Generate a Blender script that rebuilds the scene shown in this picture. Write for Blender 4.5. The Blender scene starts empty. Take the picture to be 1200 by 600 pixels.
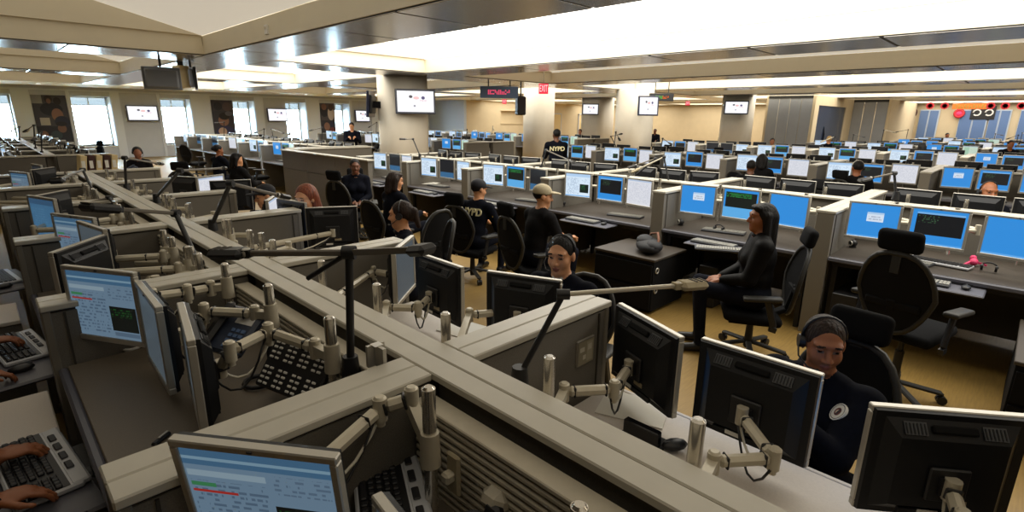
import bpy, bmesh, math, random
import numpy as np
from mathutils import Matrix, Vector
SC = bpy.context.scene; COL = SC.collection
R = math.radians; PI = math.pi
# ---------------------------------------------------------------- camera
F_PX, PITCH, AZ, ROLL, CAM_H = 614.0, R(14.8), R(45.4), R(0.75), 1.85
FW = Vector((math.sin(AZ) * math.cos(PITCH), math.cos(AZ) * math.cos(PITCH), -math.sin(PITCH)))
_r0 = Vector((math.cos(AZ), -math.sin(AZ), 0)); _u0 = _r0.cross(FW)
RT = _r0 * math.cos(ROLL) + _u0 * math.sin(ROLL); UP = _u0 * math.cos(ROLL) - _r0 * math.sin(ROLL)
cd = bpy.data.cameras.new('camera'); cam = bpy.data.objects.new('camera', cd); COL.objects.link(cam)
cd.sensor_width = 36; cd.lens = F_PX / 1200 * 36; cd.clip_start = 0.02; cd.clip_end = 300
m = Matrix((RT, UP, -FW)).transposed().to_4x4(); m.translation = (0, 0, CAM_H); cam.matrix_world = m
SC.camera = cam
def ray(px, py): return FW * F_PX + RT * (px - 600) - UP * (py - 300)
def P(px, py, z):                     # the point of height z that the pixel shows
    d = ray(px, py); return Vector((0, 0, CAM_H)) + d * ((z - CAM_H) / d.z)
def PX(px, py, x):
    d = ray(px, py); return Vector((0, 0, CAM_H)) + d * (x / d.x)
def PD(px, py, dep): return Vector((0, 0, CAM_H)) + ray(px, py) * (dep / F_PX)
def proj(p):
    v = Vector(p) - Vector((0, 0, CAM_H)); c = v.dot(FW)
    if c < .05: return (-9999, -9999, c)
    return (600 + F_PX * v.dot(RT) / c, 300 - F_PX * v.dot(UP) / c, c)
# ---------------------------------------------------------------- daylight, exposure
W = bpy.data.worlds.new('overcast_sky'); SC.world = W; W.use_nodes = True
W.node_tree.nodes['Background'].inputs[0].default_value = (0.62, 0.82, 1.0, 1)
W.node_tree.nodes['Background'].inputs[1].default_value = 36.0
SC.view_settings.view_transform = 'Standard'; SC.view_settings.look = 'None'
SC.view_settings.exposure = 0.0; SC.view_settings.gamma = 1.0; SC.view_settings.use_curve_mapping = False
SC.cycles.max_bounces = 7; SC.cycles.diffuse_bounces = 4; SC.cycles.glossy_bounces = 3
SC.cycles.transparent_max_bounces = 8; SC.cycles.sample_clamp_indirect = 6; SC.cycles.caustics_reflective = False
SC.cycles.use_denoising = True
LAMP_COL = (1.0, 0.95, 0.85); LAMP_ON = 4.4; FILL_GLOW = 0.46   # lit coffers' diffusers; the last is fill glow added to unlit coffers
# ---------------------------------------------------------------- materials
def S(r, g, b):
    f = lambda c: (c / 255 / 12.92) if c / 255 <= .04045 else ((c / 255 + .055) / 1.055) ** 2.4
    return (f(r), f(g), f(b), 1)
M = {}
def mat(name, col, rough=.6, metal=0., var=0., scale=60., bump=0., spec=.5, stretch=None):
    m = bpy.data.materials.new(name); m.use_nodes = True; nt = m.node_tree
    b = nt.nodes['Principled BSDF']; b.inputs['Roughness'].default_value = rough; b.inputs['Metallic'].default_value = metal
    b.inputs['Base Color'].default_value = col; b.inputs['Specular IOR Level'].default_value = spec
    if var or bump:
        tc = nt.nodes.new('ShaderNodeTexCoord'); n = nt.nodes.new('ShaderNodeTexNoise'); n.inputs['Scale'].default_value = scale
        n.inputs['Detail'].default_value = 3
        src = tc.outputs['Object']
        if stretch:
            mp = nt.nodes.new('ShaderNodeMapping'); mp.inputs['Scale'].default_value = stretch
            nt.links.new(src, mp.inputs[0]); src = mp.outputs[0]
        nt.links.new(src, n.inputs['Vector'])
        if var:
            r = nt.nodes.new('ShaderNodeValToRGB')
            r.color_ramp.elements[0].position = .3; r.color_ramp.elements[1].position = .7
            r.color_ramp.elements[0].color = (*[c * (1 - var) for c in col[:3]], 1)
            r.color_ramp.elements[1].color = (*[min(1, c * (1 + var)) for c in col[:3]], 1)
            nt.links.new(n.outputs[0], r.inputs[0]); nt.links.new(r.outputs[0], b.inputs['Base Color'])
        if bump:
            bp = nt.nodes.new('ShaderNodeBump'); bp.inputs['Strength'].default_value = bump; bp.inputs['Distance'].default_value = .012 if name.startswith('hair') else .002
            nt.links.new(n.outputs[0], bp.inputs['Height']); nt.links.new(bp.outputs[0], b.inputs['Normal'])
    M[name] = m; return m
mat('cap', S(186, 181, 167), .33, 0, .05, 8)
mat('panel', S(108, 103, 94), .9, 0, .16, 260, .25)
mat('panel_trim', S(120, 114, 102), .5)
mat('slat', S(192, 184, 165), .4, 0, .05, 20)
mat('gap', S(58, 53, 45), .8)
mat('desk', S(112, 102, 88), .5, 0, .08, 220); mat('desk_dark', S(66, 59, 51), .5, 0, .08, 220)
mat('desk_light', S(206, 197, 186), .5, 0, .04, 150)
mat('desk_edge', S(92, 92, 100), .4)
mat('black', S(26, 26, 28), .45); mat('black_matte', S(18, 18, 19), .8, 0, 0, 1, 0, .15); mat('black_gloss', S(14, 14, 16), .2)
mat('shell', S(24, 25, 28), .42, 0, .08, 90, 0, .3)
mat('shell_grey', S(66, 68, 72), .5)
mat('silver', S(188, 184, 174), .32, .45); mat('chrome', S(205, 200, 190), .2, .85)
mat('arm', S(196, 188, 168), .38, .25, .04, 30); mat('arm_dark', S(104, 97, 86), .5); mat('tv_back', S(150, 156, 166), .45)
mat('white', S(232, 230, 224), .5); mat('paper', S(228, 224, 212), .8)
mat('cream', S(232, 222, 198), .8, 0, .02, 3); mat('cream2', S(214, 206, 186), .85, 0, .02, 3)
mat('wall', S(198, 203, 212), .85, 0, .02, 4); mat('wall_cool', S(190, 200, 212), .8)
mat('wall_warm', S(206, 188, 154), .85, 0, .03, 3)
mat('column', S(214, 205, 188), .8, 0, .02, 5)
mat('steel', S(178, 176, 174), .24, .9, .08, 2.2, 0, .5, (1, .15, 1)); mat('steel_seam', S(60, 58, 54), .6)
mat('glass_panel', S(150, 152, 154), .4, .1, .05, 2); mat('dark_glass', S(48, 58, 78), .12)
mat('floor', S(142, 114, 60), .5, 0, .13, 5, 0, .4, (1.2, 14, 1))
mat('mesh_fabric', S(22, 22, 23), .8, 0, .2, 300, 0, .1); mat('chair_frame', S(47, 46, 43), .5, 0, 0, 1, 0, .3); mat('cushion', S(18, 18, 19), .9, 0, 0, 1, 0, .1)
mat('key', S(34, 34, 38), .5); mat('key_grey', S(150, 148, 140), .5); mat('kb_silver', S(200, 202, 206), .4)
mat('navy', S(15, 17, 25), .9, 0, .2, 40, .2, .08); mat('dark_coat', S(22, 21, 22), .9, 0, .2, 40, .2, .1)
mat('leather', S(12, 11, 11), .62, 0, .25, 25, .8, .12); mat('trousers', S(18, 20, 29), .9, 0, .2, 30, 0, .1)
mat('shoe', S(12, 12, 12), .4); mat('shirt_white', S(220, 216, 205), .8)
mat('skin_brown', S(150, 92, 58), .5, 0, .05, 30); mat('skin_tan', S(196, 140, 100), .5, 0, .05, 30); mat('skin_dark', S(104, 64, 42), .5, 0, .05, 30)
mat('lip', S(140, 80, 64), .5); mat('eye_white', S(118, 98, 86), .5, 0, 0, 1, 0, .2); mat('pupil', S(20, 14, 10), .2)
mat('hair_black', S(17, 14, 13), .6, 0, .5, 70, .8, .25, (1, 1, .12)); mat('hair_brown', S(40, 27, 20), .6, 0, .5, 70, .8, .25, (1, 1, .12)); mat('hair_red', S(122, 58, 28), .5, 0, .4, 70, .9, .4, (1, 1, .12))
mat('hair_blond', S(196, 160, 100), .5)
mat('cap_cloth', S(168, 156, 128), .85, 0, .06, 60); mat('cap_navy', S(16, 17, 24), .85)
mat('patch', S(225, 220, 205), .7); mat('patch_red', S(150, 50, 40), .7); mat('gold', S(190, 150, 70), .4, .5); mat('lettering', S(226, 216, 170), .8)
mat('red', S(200, 40, 50), .6); mat('pink', S(220, 60, 110), .6); mat('orange', S(236, 120, 40), .7); mat('binder', S(214, 190, 140), .8); mat('binder_dark', S(70, 40, 34), .8)
mat('phone_blue', S(58, 66, 84), .4); mat('cable_white', S(220, 214, 196), .5)
mat('tv_frame', S(28, 34, 58), .3); mat('led_case', S(92, 118, 160), .4); mat('pilaster_daylit', S(222, 228, 236), .8)
mat('bag', S(20, 21, 25), .7, 0, .2, 40); mat('brown_strap', S(110, 66, 40), .7)
def glow(name, col, st, sample=False):
    m = bpy.data.materials.new(name); m.use_nodes = True; nt = m.node_tree; nt.nodes.clear()
    o = nt.nodes.new('ShaderNodeOutputMaterial'); e = nt.nodes.new('ShaderNodeEmission')
    e.inputs[0].default_value = (*col[:3], 1); e.inputs[1].default_value = st; nt.links.new(e.outputs[0], o.inputs[0])
    if not sample: m.cycles.emission_sampling = 'NONE'
    M[name] = m; return m
glow('lamp_on', LAMP_COL, LAMP_ON, True); 
mat('coffer_fill', S(214, 206, 186), .85)  # plain unlit coffer ceiling, given an added glow to fill the foreground
M['coffer_fill'].node_tree.nodes['Principled BSDF'].inputs['Emission Color'].default_value = (1.0, 0.92, 0.77, 1)
M['coffer_fill'].node_tree.nodes['Principled BSDF'].inputs['Emission Strength'].default_value = FILL_GLOW
glow('exit_red', S(255, 60, 80), 1.0); glow('exit_white', S(255, 235, 235), 1.0); glow('led_red', S(240, 80, 110), 1.1); glow('led_green', S(120, 210, 90), 1.0); glow('led_orange', S(250, 120, 50), 1.0)
glow('spot', (1, .9, .7), 6); glow('power_led', S(110, 160, 255), 2)
def glass(name, tint):
    m = bpy.data.materials.new(name); m.use_nodes = True; nt = m.node_tree; nt.nodes.clear()
    o = nt.nodes.new('ShaderNodeOutputMaterial'); t = nt.nodes.new('ShaderNodeBsdfTransparent'); g = nt.nodes.new('ShaderNodeBsdfGlossy')
    g.inputs['Roughness'].default_value = .03; t.inputs[0].default_value = (*tint, 1)
    x = nt.nodes.new('ShaderNodeMixShader'); x.inputs[0].default_value = .06
    nt.links.new(t.outputs[0], x.inputs[1]); nt.links.new(g.outputs[0], x.inputs[2]); nt.links.new(x.outputs[0], o.inputs[0]); M[name] = m
glass('pane_clear', (.97, 1, 1)); glass('pane_tint', (.165, .165, .16))
# flat prints and screens: coloured rectangles / discs / text lines on a face's UV
def printed(name, base, items, emit=None, rough=.4):
    m = bpy.data.materials.new(name); m.use_nodes = True; nt = m.node_tree; N = nt.nodes.new; K = nt.links.new
    b = nt.nodes['Principled BSDF']; b.inputs['Roughness'].default_value = rough
    uv = N('ShaderNodeUVMap'); sp = N('ShaderNodeSeparateXYZ'); K(uv.outputs[0], sp.inputs[0]); X, Y = sp.outputs[0], sp.outputs[1]
    def mth(op, a, c):
        n = N('ShaderNodeMath'); n.operation = op
        for i, v in enumerate((a, c)):
            if isinstance(v, (int, float)): n.inputs[i].default_value = v
            else: K(v, n.inputs[i])
        return n.outputs[0]
    cur = None
    for it in items:
        x0, y0, x1, y1, col = it[:5]; kind = it[5] if len(it) > 5 else 'r'
        if kind == 'e':
            dx = mth('MULTIPLY', mth('SUBTRACT', X, (x0 + x1) / 2), 2 / (x1 - x0)); dy = mth('MULTIPLY', mth('SUBTRACT', Y, (y0 + y1) / 2), 2 / (y1 - y0))
            k = mth('LESS_THAN', mth('ADD', mth('MULTIPLY', dx, dx), mth('MULTIPLY', dy, dy)), 1.0)
        else:
            k = mth('MULTIPLY', mth('MULTIPLY', mth('GREATER_THAN', X, x0), mth('LESS_THAN', X, x1)), mth('MULTIPLY', mth('GREATER_THAN', Y, y0), mth('LESS_THAN', Y, y1)))
            if kind == 't':      # lines of small type
                nl = it[6]; fr = mth('FRACT', mth('MULTIPLY', Y, nl), 0)
                nz = N('ShaderNodeTexNoise'); nz.inputs['Scale'].default_value = 1; nz.inputs['Detail'].default_value = 1
                cb = N('ShaderNodeCombineXYZ'); K(mth('MULTIPLY', X, 26), cb.inputs[0]); K(mth('MULTIPLY', mth('FLOOR', mth('MULTIPLY', Y, nl), 0), 3.7), cb.inputs[1]); K(cb.outputs[0], nz.inputs['Vector'])
                k = mth('MULTIPLY', k, mth('MULTIPLY', mth('GREATER_THAN', fr, .5), mth('GREATER_THAN', nz.outputs[0], it[7] if len(it) > 7 else .5)))
        mx = N('ShaderNodeMix'); mx.data_type = 'RGBA'; K(k, mx.inputs[0]); mx.inputs[7].default_value = col
        if cur is None: mx.inputs[6].default_value = base
        else: K(cur, mx.inputs[6])
        cur = mx.outputs[2]
    if emit:
        b.inputs['Base Color'].default_value = (.01, .01, .01, 1); b.inputs['Emission Strength'].default_value = emit
        if cur is None: b.inputs['Emission Color'].default_value = base
        else: K(cur, b.inputs['Emission Color'])
        m.cycles.emission_sampling = 'NONE'
    else:
        if cur is None: b.inputs['Base Color'].default_value = base
        else: K(cur, b.inputs['Base Color'])
    M[name] = m; return m
BLUE = S(48, 142, 222); TASK = S(96, 170, 236); DARK = S(14, 17, 22)
printed('scr_dialog', BLUE, [(0, 0, 1, .045, TASK), (.36, .48, .70, .76, S(214, 228, 244)), (.36, .70, .70, .76, S(176, 206, 236)), (.40, .52, .66, .66, S(170, 180, 200), 't', 14, .45)], .95)
printed('scr_terminal', BLUE, [(0, 0, 1, .045, TASK), (.09, .27, .95, .86, DARK), (.09, .86, .95, .91, S(120, 178, 232)), (.12, .62, .5, .84, S(60, 96, 66), 't', 22, .55)], .95)
printed('scr_green', BLUE, [(0, 0, 1, .36, S(92, 172, 230)), (.06, .36, .95, .90, S(16, 24, 20)), (.08, .72, .8, .88, S(40, 140, 66), 't', 20, .42)], .95)
printed('scr_blue', BLUE, [(0, 0, 1, .05, TASK)], .95)
printed('scr_doc', S(214, 232, 248), [(0, .86, 1, 1, S(176, 206, 238)), (.03, .1, .55, .82, S(150, 170, 196), 't', 26, .5), (.58, .18, .93, .55, S(16, 30, 26)), (.62, .3, .8, .5, S(40, 110, 60), 't', 30, .5), (.58, .62, .95, .82, S(160, 180, 205), 't', 26, .55), (0, 0, 1, .05, S(120, 176, 230))], 1.0)
printed('scr_plain', S(222, 224, 232), [(.06, .1, .94, .88, S(196, 200, 212), 't', 24, .5), (0, .93, 1, 1, S(180, 196, 220))], .95)
printed('scr_greenish', S(206, 226, 208), [(.1, .1, .45, .9, S(170, 206, 180)), (0, .93, 1, 1, S(180, 206, 220)), (.5, .1, .95, .85, S(176, 196, 182), 't', 24, .5)], .9)
printed('scr_cad', S(112, 138, 160), [(0, .83, 1, 1, S(70, 108, 140)), (0, .88, 1, .91, S(128, 160, 180)), (.02, .72, .55, .78, S(146, 168, 182)), (.03, .05, .55, .68, S(84, 106, 128), 't', 20, .5),
        (.03, .56, .34, .585, S(170, 48, 40)), (.03, .62, .2, .66, S(60, 130, 84)), (.60, .62, .97, .8, S(90, 112, 134), 't', 22, .5), (.58, .12, .97, .5, S(18, 22, 20)), (.6, .34, .9, .48, S(30, 84, 36), 't', 26, .5), (.60, .04, .97, .1, S(88, 110, 132))], .62)
printed('scr_off', S(34, 38, 46), [(.0, .0, 1, .3, S(70, 130, 180))], .55)
printed('scr_dim', S(92, 104, 112), [(.05, .1, .95, .8, S(84, 94, 104), 't', 16, .5)], .5)
printed('scr_bluegrey', S(74, 122, 160), [(0, .85, 1, 1, S(60, 96, 130)), (.05, .1, .6, .75, S(90, 140, 176), 't', 16, .5)], .6)
printed('scr_tv', S(246, 246, 250), [(.32, .66, .42, .8, S(60, 56, 66), 'e'), (.44, .6, .60, .74, S(236, 190, 190), 'e'), (.66, .6, .76, .76, S(70, 60, 110), 'e'), (.62, .52, .84, .58, S(210, 150, 170), 't', 30, .4), (.44, .24, .50, .34, S(140, 140, 150), 'e')], 1.05)
SK = S(118, 82, 64); SK2 = S(138, 98, 78); UNI = S(22, 24, 36)
def poster(nm, base, its): printed(nm, base, its, None, .5)
poster('poster_a', S(62, 58, 64), [(.0, .0, 1, .34, S(28, 28, 38)), (0, .82, .3, 1, S(140, 140, 140)), (.2, .56, .85, .84, UNI, 'e'), (.36, .84, .6, .99, S(40, 26, 24), 'e'), (.42, .82, .55, .93, SK, 'e'), (.62, .8, .84, .96, S(30, 22, 22), 'e'), (.5, .44, .84, .72, SK2, 'e'), (.55, .3, 1.0, .56, S(26, 30, 50), 'e'), (.14, .36, .42, .52, S(176, 168, 156)), (.6, .2, .86, .38, SK, 'e'), (.36, .05, .7, .24, S(46, 62, 66), 'e'), (.08, .08, .3, .24, SK, 'e'), (.56, .34, .9, .44, S(20, 16, 18), 'e')])
poster('poster_b', S(50, 46, 56), [(0, .72, 1, 1, S(60, 54, 62)), (.1, .74, .5, .95, S(34, 34, 44), 'e'), (.5, .72, .95, .95, S(84, 70, 70), 'e'), (.25, .34, .75, .62, SK2, 'e'), (.3, .5, .8, .68, S(24, 18, 18), 'e'), (.1, .0, 1, .34, S(44, 44, 84), 'e'), (.2, .1, .6, .3, S(190, 160, 140), 'e'), (.6, .6, .95, .72, S(90, 90, 100), 'e')])
poster('poster_c', S(70, 62, 66), [(0, .6, .55, .95, S(22, 22, 32), 'e'), (.1, .8, .45, .98, SK, 'e'), (.5, .5, .95, .9, S(196, 180, 170), 'e'), (.55, .78, .9, .98, S(60, 40, 34), 'e'), (0, 0, 1, .5, S(36, 34, 44)), (.2, .2, .6, .44, SK2, 'e'), (.55, .05, .95, .3, S(110, 40, 40), 'e'), (.62, .3, .9, .48, S(24, 26, 60), 'e')])
printed('emblem', S(226, 222, 208), [(.06, .06, .94, .94, S(60, 60, 66), 'e'), (.1, .1, .9, .9, S(222, 218, 204), 'e'), (.27, .27, .73, .73, S(96, 34, 30), 'e'), (.36, .36, .6, .6, S(222, 200, 170), 'e'), (.46, .3, .6, .7, S(40, 34, 40), 'e')], None, .7)
printed('shoulder_patch', S(190, 150, 80), [(.1, .1, .9, .9, S(26, 30, 60), 'e'), (.25, .2, .75, .7, S(196, 176, 150), 'e'), (.4, .35, .6, .6, S(140, 60, 50), 'e')], None, .8)
printed('outlet_face', S(150, 142, 120), [(.55, .08, .92, .92, S(176, 168, 146)), (.1, .55, .4, .75, S(206, 200, 184)), (.3, .2, .5, .4, S(206, 200, 184)), (.62, .55, .86, .8, S(206, 200, 184))], None, .5)
printed('pad_buttons', S(24, 24, 26), [], None, .5)
# ---------------------------------------------------------------- mesh builder
class MB:
    def __init__(s): s.v = []; s.f = []; s.m = []; s.uv = {}; s.sm = []; s.T = None
    def _add(s, vs, fs, mi, smooth=False, convex=True):
        vs = [Vector(v) for v in vs]
        if convex:
            c = sum(vs, Vector()) / len(vs)
            out = []
            for f in fs:
                a = vs[f[0]]; n = Vector()
                for i in range(1, len(f) - 1): n += (vs[f[i]] - a).cross(vs[f[i + 1]] - a)
                fc = sum((vs[i] for i in f), Vector()) / len(f)
                out.append(tuple(reversed(f)) if n.dot(fc - c) < 0 else tuple(f))
            fs = out
        o = len(s.v)
        s.v += [tuple(s.T @ v) if s.T else tuple(v) for v in vs]
        for f in fs: s.f.append(tuple(i + o for i in f)); s.m.append(mi); s.sm.append(smooth)
        return s
    def box(s, c, d, mi=0, rot=None, b=0.):
        hx, hy, hz = d[0] / 2, d[1] / 2, d[2] / 2; c = Vector(c)
        if b <= 0:
            vs = [Vector((x * hx, y * hy, z * hz)) for x in (-1, 1) for y in (-1, 1) for z in (-1, 1)]
            fs = [(0, 1, 3, 2), (4, 5, 7, 6), (0, 1, 5, 4), (2, 3, 7, 6), (0, 2, 6, 4), (1, 3, 7, 5)]
        else:
            b = min(b, hx * .95, hy * .95, hz * .95); vs = []; ix = {}
            for x in (-1, 1):
                for y in (-1, 1):
                    for z in (-1, 1):
                        for a in range(3):
                            ix[(x, y, z, a)] = len(vs)
                            vs.append(Vector((x * (hx - (b if a != 0 else 0)), y * (hy - (b if a != 1 else 0)), z * (hz - (b if a != 2 else 0)))))
            fs = []
            for a in range(3):
                o = [i for i in range(3) if i != a]
                for sg in (-1, 1):
                    q = []
                    for u, v in ((-1, -1), (1, -1), (1, 1), (-1, 1)):
                        k = [0, 0, 0]; k[a] = sg; k[o[0]] = u; k[o[1]] = v; q.append(ix[(*k, a)])
                    fs.append(tuple(q))
                for u in (-1, 1):
                    for v in (-1, 1):
                        k1 = [0, 0, 0]; k2 = [0, 0, 0]
                        k1[a] = -1; k2[a] = 1
                        for k in (k1, k2): k[o[0]] = u; k[o[1]] = v
                        fs.append((ix[(*k1, o[0])], ix[(*k2, o[0])], ix[(*k2, o[1])], ix[(*k1, o[1])]))
            for x in (-1, 1):
                for y in (-1, 1):
                    for z in (-1, 1): fs.append(tuple(ix[(x, y, z, a)] for a in range(3)))
        if rot is not None: vs = [rot @ v for v in vs]
        return s._add([v + c for v in vs], fs, mi)
    def rbox(s, c, d, r, mi=0, rot=None, seg=3):       # softly rounded box
        bm_ = bmesh.new(); bmesh.ops.create_cube(bm_, size=1)
        bmesh.ops.scale(bm_, vec=Vector(d), verts=bm_.verts); bmesh.ops.bevel(bm_, geom=bm_.edges[:], offset=r, segments=seg, profile=.5, affect='EDGES')
        bm_.verts.index_update(); vs = [(rot @ v.co if rot is not None else v.co.copy()) + Vector(c) for v in bm_.verts]; fs = [tuple(v.index for v in f.verts) for f in bm_.faces]; bm_.free()
        return s._add(vs, fs, mi, True, True)
    def span(s, a, b, mi=0, bev=0.):
        a, b = Vector(a), Vector(b); return s.box((a + b) / 2, [abs(x) for x in (b - a)], mi, None, bev)
    @staticmethod
    def frame(d):
        d = d.normalized(); u = Vector((0, 0, 1)) if abs(d.z) < .95 else Vector((1, 0, 0))
        x = u.cross(d).normalized(); return Matrix((x, d.cross(x), d)).transposed()
    def cyl(s, p0, p1, r0, r1=None, n=12, mi=0, cap=True):
        p0, p1 = Vector(p0), Vector(p1); r1 = r0 if r1 is None else r1; fr = s.frame(p1 - p0)
        vs = []
        for p, r in ((p0, r0), (p1, r1)):
            vs += [p + fr @ Vector((r * math.cos(2 * PI * i / n), r * math.sin(2 * PI * i / n), 0)) for i in range(n)]
        s._add(vs, [(i, (i + 1) % n, n + (i + 1) % n, n + i) for i in range(n)], mi, True)
        if cap:
            s._add(vs, [], mi); o = len(s.v) - 2 * n
            s.f.append(tuple(o + n - 1 - i for i in range(n))); s.f.append(tuple(o + n + i for i in range(n))); s.m += [mi, mi]; s.sm += [False, False]
        return s
    def tube(s, pts, r, n=6, mi=0, closed=False):
        pts = [Vector(p) for p in pts]; k = len(pts); vs = []; rr = r if isinstance(r, (list, tuple)) else [r] * k
        prev = None
        for i, p in enumerate(pts):
            d = (pts[(i + 1) % k] - pts[i - 1]) if closed else pts[min(i + 1, k - 1)] - pts[max(i - 1, 0)]
            d.normalize()
            if prev is None: x = s.frame(d).col[0]
            else: x = (prev - d * prev.dot(d)).normalized()
            prev = x; y = d.cross(x)
            vs += [p + (x * math.cos(2 * PI * j / n) + y * math.sin(2 * PI * j / n)) * rr[i] for j in range(n)]
        fs = [(i * n + j, i * n + (j + 1) % n, ((i + 1) % k) * n + (j + 1) % n, ((i + 1) % k) * n + j) for i in range(k if closed else k - 1) for j in range(n)]
        if not closed: fs += [tuple(reversed(range(n))), tuple((k - 1) * n + j for j in range(n))]
        return s._add(vs, fs, mi, True, False)
    def bar(s, p0, p1, w, h, mi=0, b=0.):
        p0, p1 = Vector(p0), Vector(p1); fr = s.frame(p1 - p0)
        return s.box((p0 + p1) / 2, (w, h, (p1 - p0).length), mi, fr, b)
    def quad(s, a, b, c, d, mi=0):          # uv 00 10 11 01
        o = len(s.v); s.v += [tuple(s.T @ Vector(p)) if s.T else tuple(p) for p in (a, b, c, d)]
        s.uv[len(s.f)] = [(0, 0), (1, 0), (1, 1), (0, 1)]
        s.f.append((o, o + 1, o + 2, o + 3)); s.m.append(mi); s.sm.append(False); return s
    def prism(s, poly, fn, h0, h1, mi=0):   # poly (u,v) lifted by fn(u,v,h)
        n = len(poly); vs = [fn(u, v, h0) for u, v in poly] + [fn(u, v, h1) for u, v in poly]
        return s._add(vs, [tuple(range(n)), tuple(range(n, 2 * n))] + [(i, (i + 1) % n, n + (i + 1) % n, n + i) for i in range(n)], mi)
    def ball(s, c, r, mi=0, nu=10, nv=6, rot=None):
        c = Vector(c); r = (r, r, r) if not isinstance(r, (tuple, list)) else r; vs = [Vector((0, 0, r[2]))]
        for j in range(1, nv):
            t = PI * j / nv
            vs += [Vector((r[0] * math.sin(t) * math.cos(2 * PI * i / nu), r[1] * math.sin(t) * math.sin(2 * PI * i / nu), r[2] * math.cos(t))) for i in range(nu)]
        vs.append(Vector((0, 0, -r[2]))); L = len(vs) - 1
        fs = [(0, 1 + i, 1 + (i + 1) % nu) for i in range(nu)] + [(1 + j * nu + i, 1 + (j + 1) * nu + i, 1 + (j + 1) * nu + (i + 1) % nu, 1 + j * nu + (i + 1) % nu) for j in range(nv - 2) for i in range(nu)]
        fs += [(L, L - nu + (i + 1) % nu, L - nu + i) for i in range(nu)]
        if rot is not None: vs = [rot @ v for v in vs]
        return s._add([v + c for v in vs], fs, mi, True)
    def mesh(s, name, mats):
        me = bpy.data.meshes.new(name); me.from_pydata(s.v, [], s.f); me.polygons.foreach_set('material_index', s.m); me.polygons.foreach_set('use_smooth', s.sm)
        for k in mats: me.materials.append(M[k])
        if s.uv:
            ul = me.uv_layers.new(name='UVMap')
            for fi, uvs in s.uv.items():
                p = me.polygons[fi]
                for k, li in enumerate(p.loop_indices): ul.data[li].uv = uvs[k]
        me.update(); return me
def ob(name, me, parent=None, mw=None, label=None, mats=None):
    o = bpy.data.objects.new(name, me); COL.objects.link(o)
    if parent is not None: o.parent = parent
    if mw is not None: o.matrix_basis = mw
    if label: o['label'] = label
    if mats:
        for i, k in enumerate(mats): o.material_slots[i].link = 'OBJECT'; o.material_slots[i].material = M[k]
    return o
def thing(o, label, cat, group=None):
    o['label'] = label; o['category'] = cat
    if group: o['group'] = group
    return o
def root(name, label, cat, mw=None, group=None):
    o = bpy.data.objects.new(name, None); COL.objects.link(o); o.empty_display_size = .1
    if mw is not None: o.matrix_basis = mw
    return thing(o, label, cat, group)
def text_mesh(cu):      # lettering as plain mesh
    t = bpy.data.objects.new('lettering', cu); COL.objects.link(t); bpy.context.view_layer.update()
    me = bpy.data.meshes.new_from_object(t.evaluated_get(bpy.context.evaluated_depsgraph_get())); bpy.data.objects.remove(t); return me
def struct(name, mb, mats, parent=None):
    o = ob(name, mb.mesh(name, mats), parent)
    if parent is None: o['kind'] = 'structure'
    return o
def TR(p, rz=0., rx=0.): return Matrix.Translation(Vector(p)) @ Matrix.Rotation(rz, 4, 'Z') @ Matrix.Rotation(rx, 4, 'X')
ORD = 'zeroth first second third fourth fifth sixth seventh eighth ninth tenth eleventh twelfth thirteenth'.split()
rng = random.Random(7)
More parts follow.
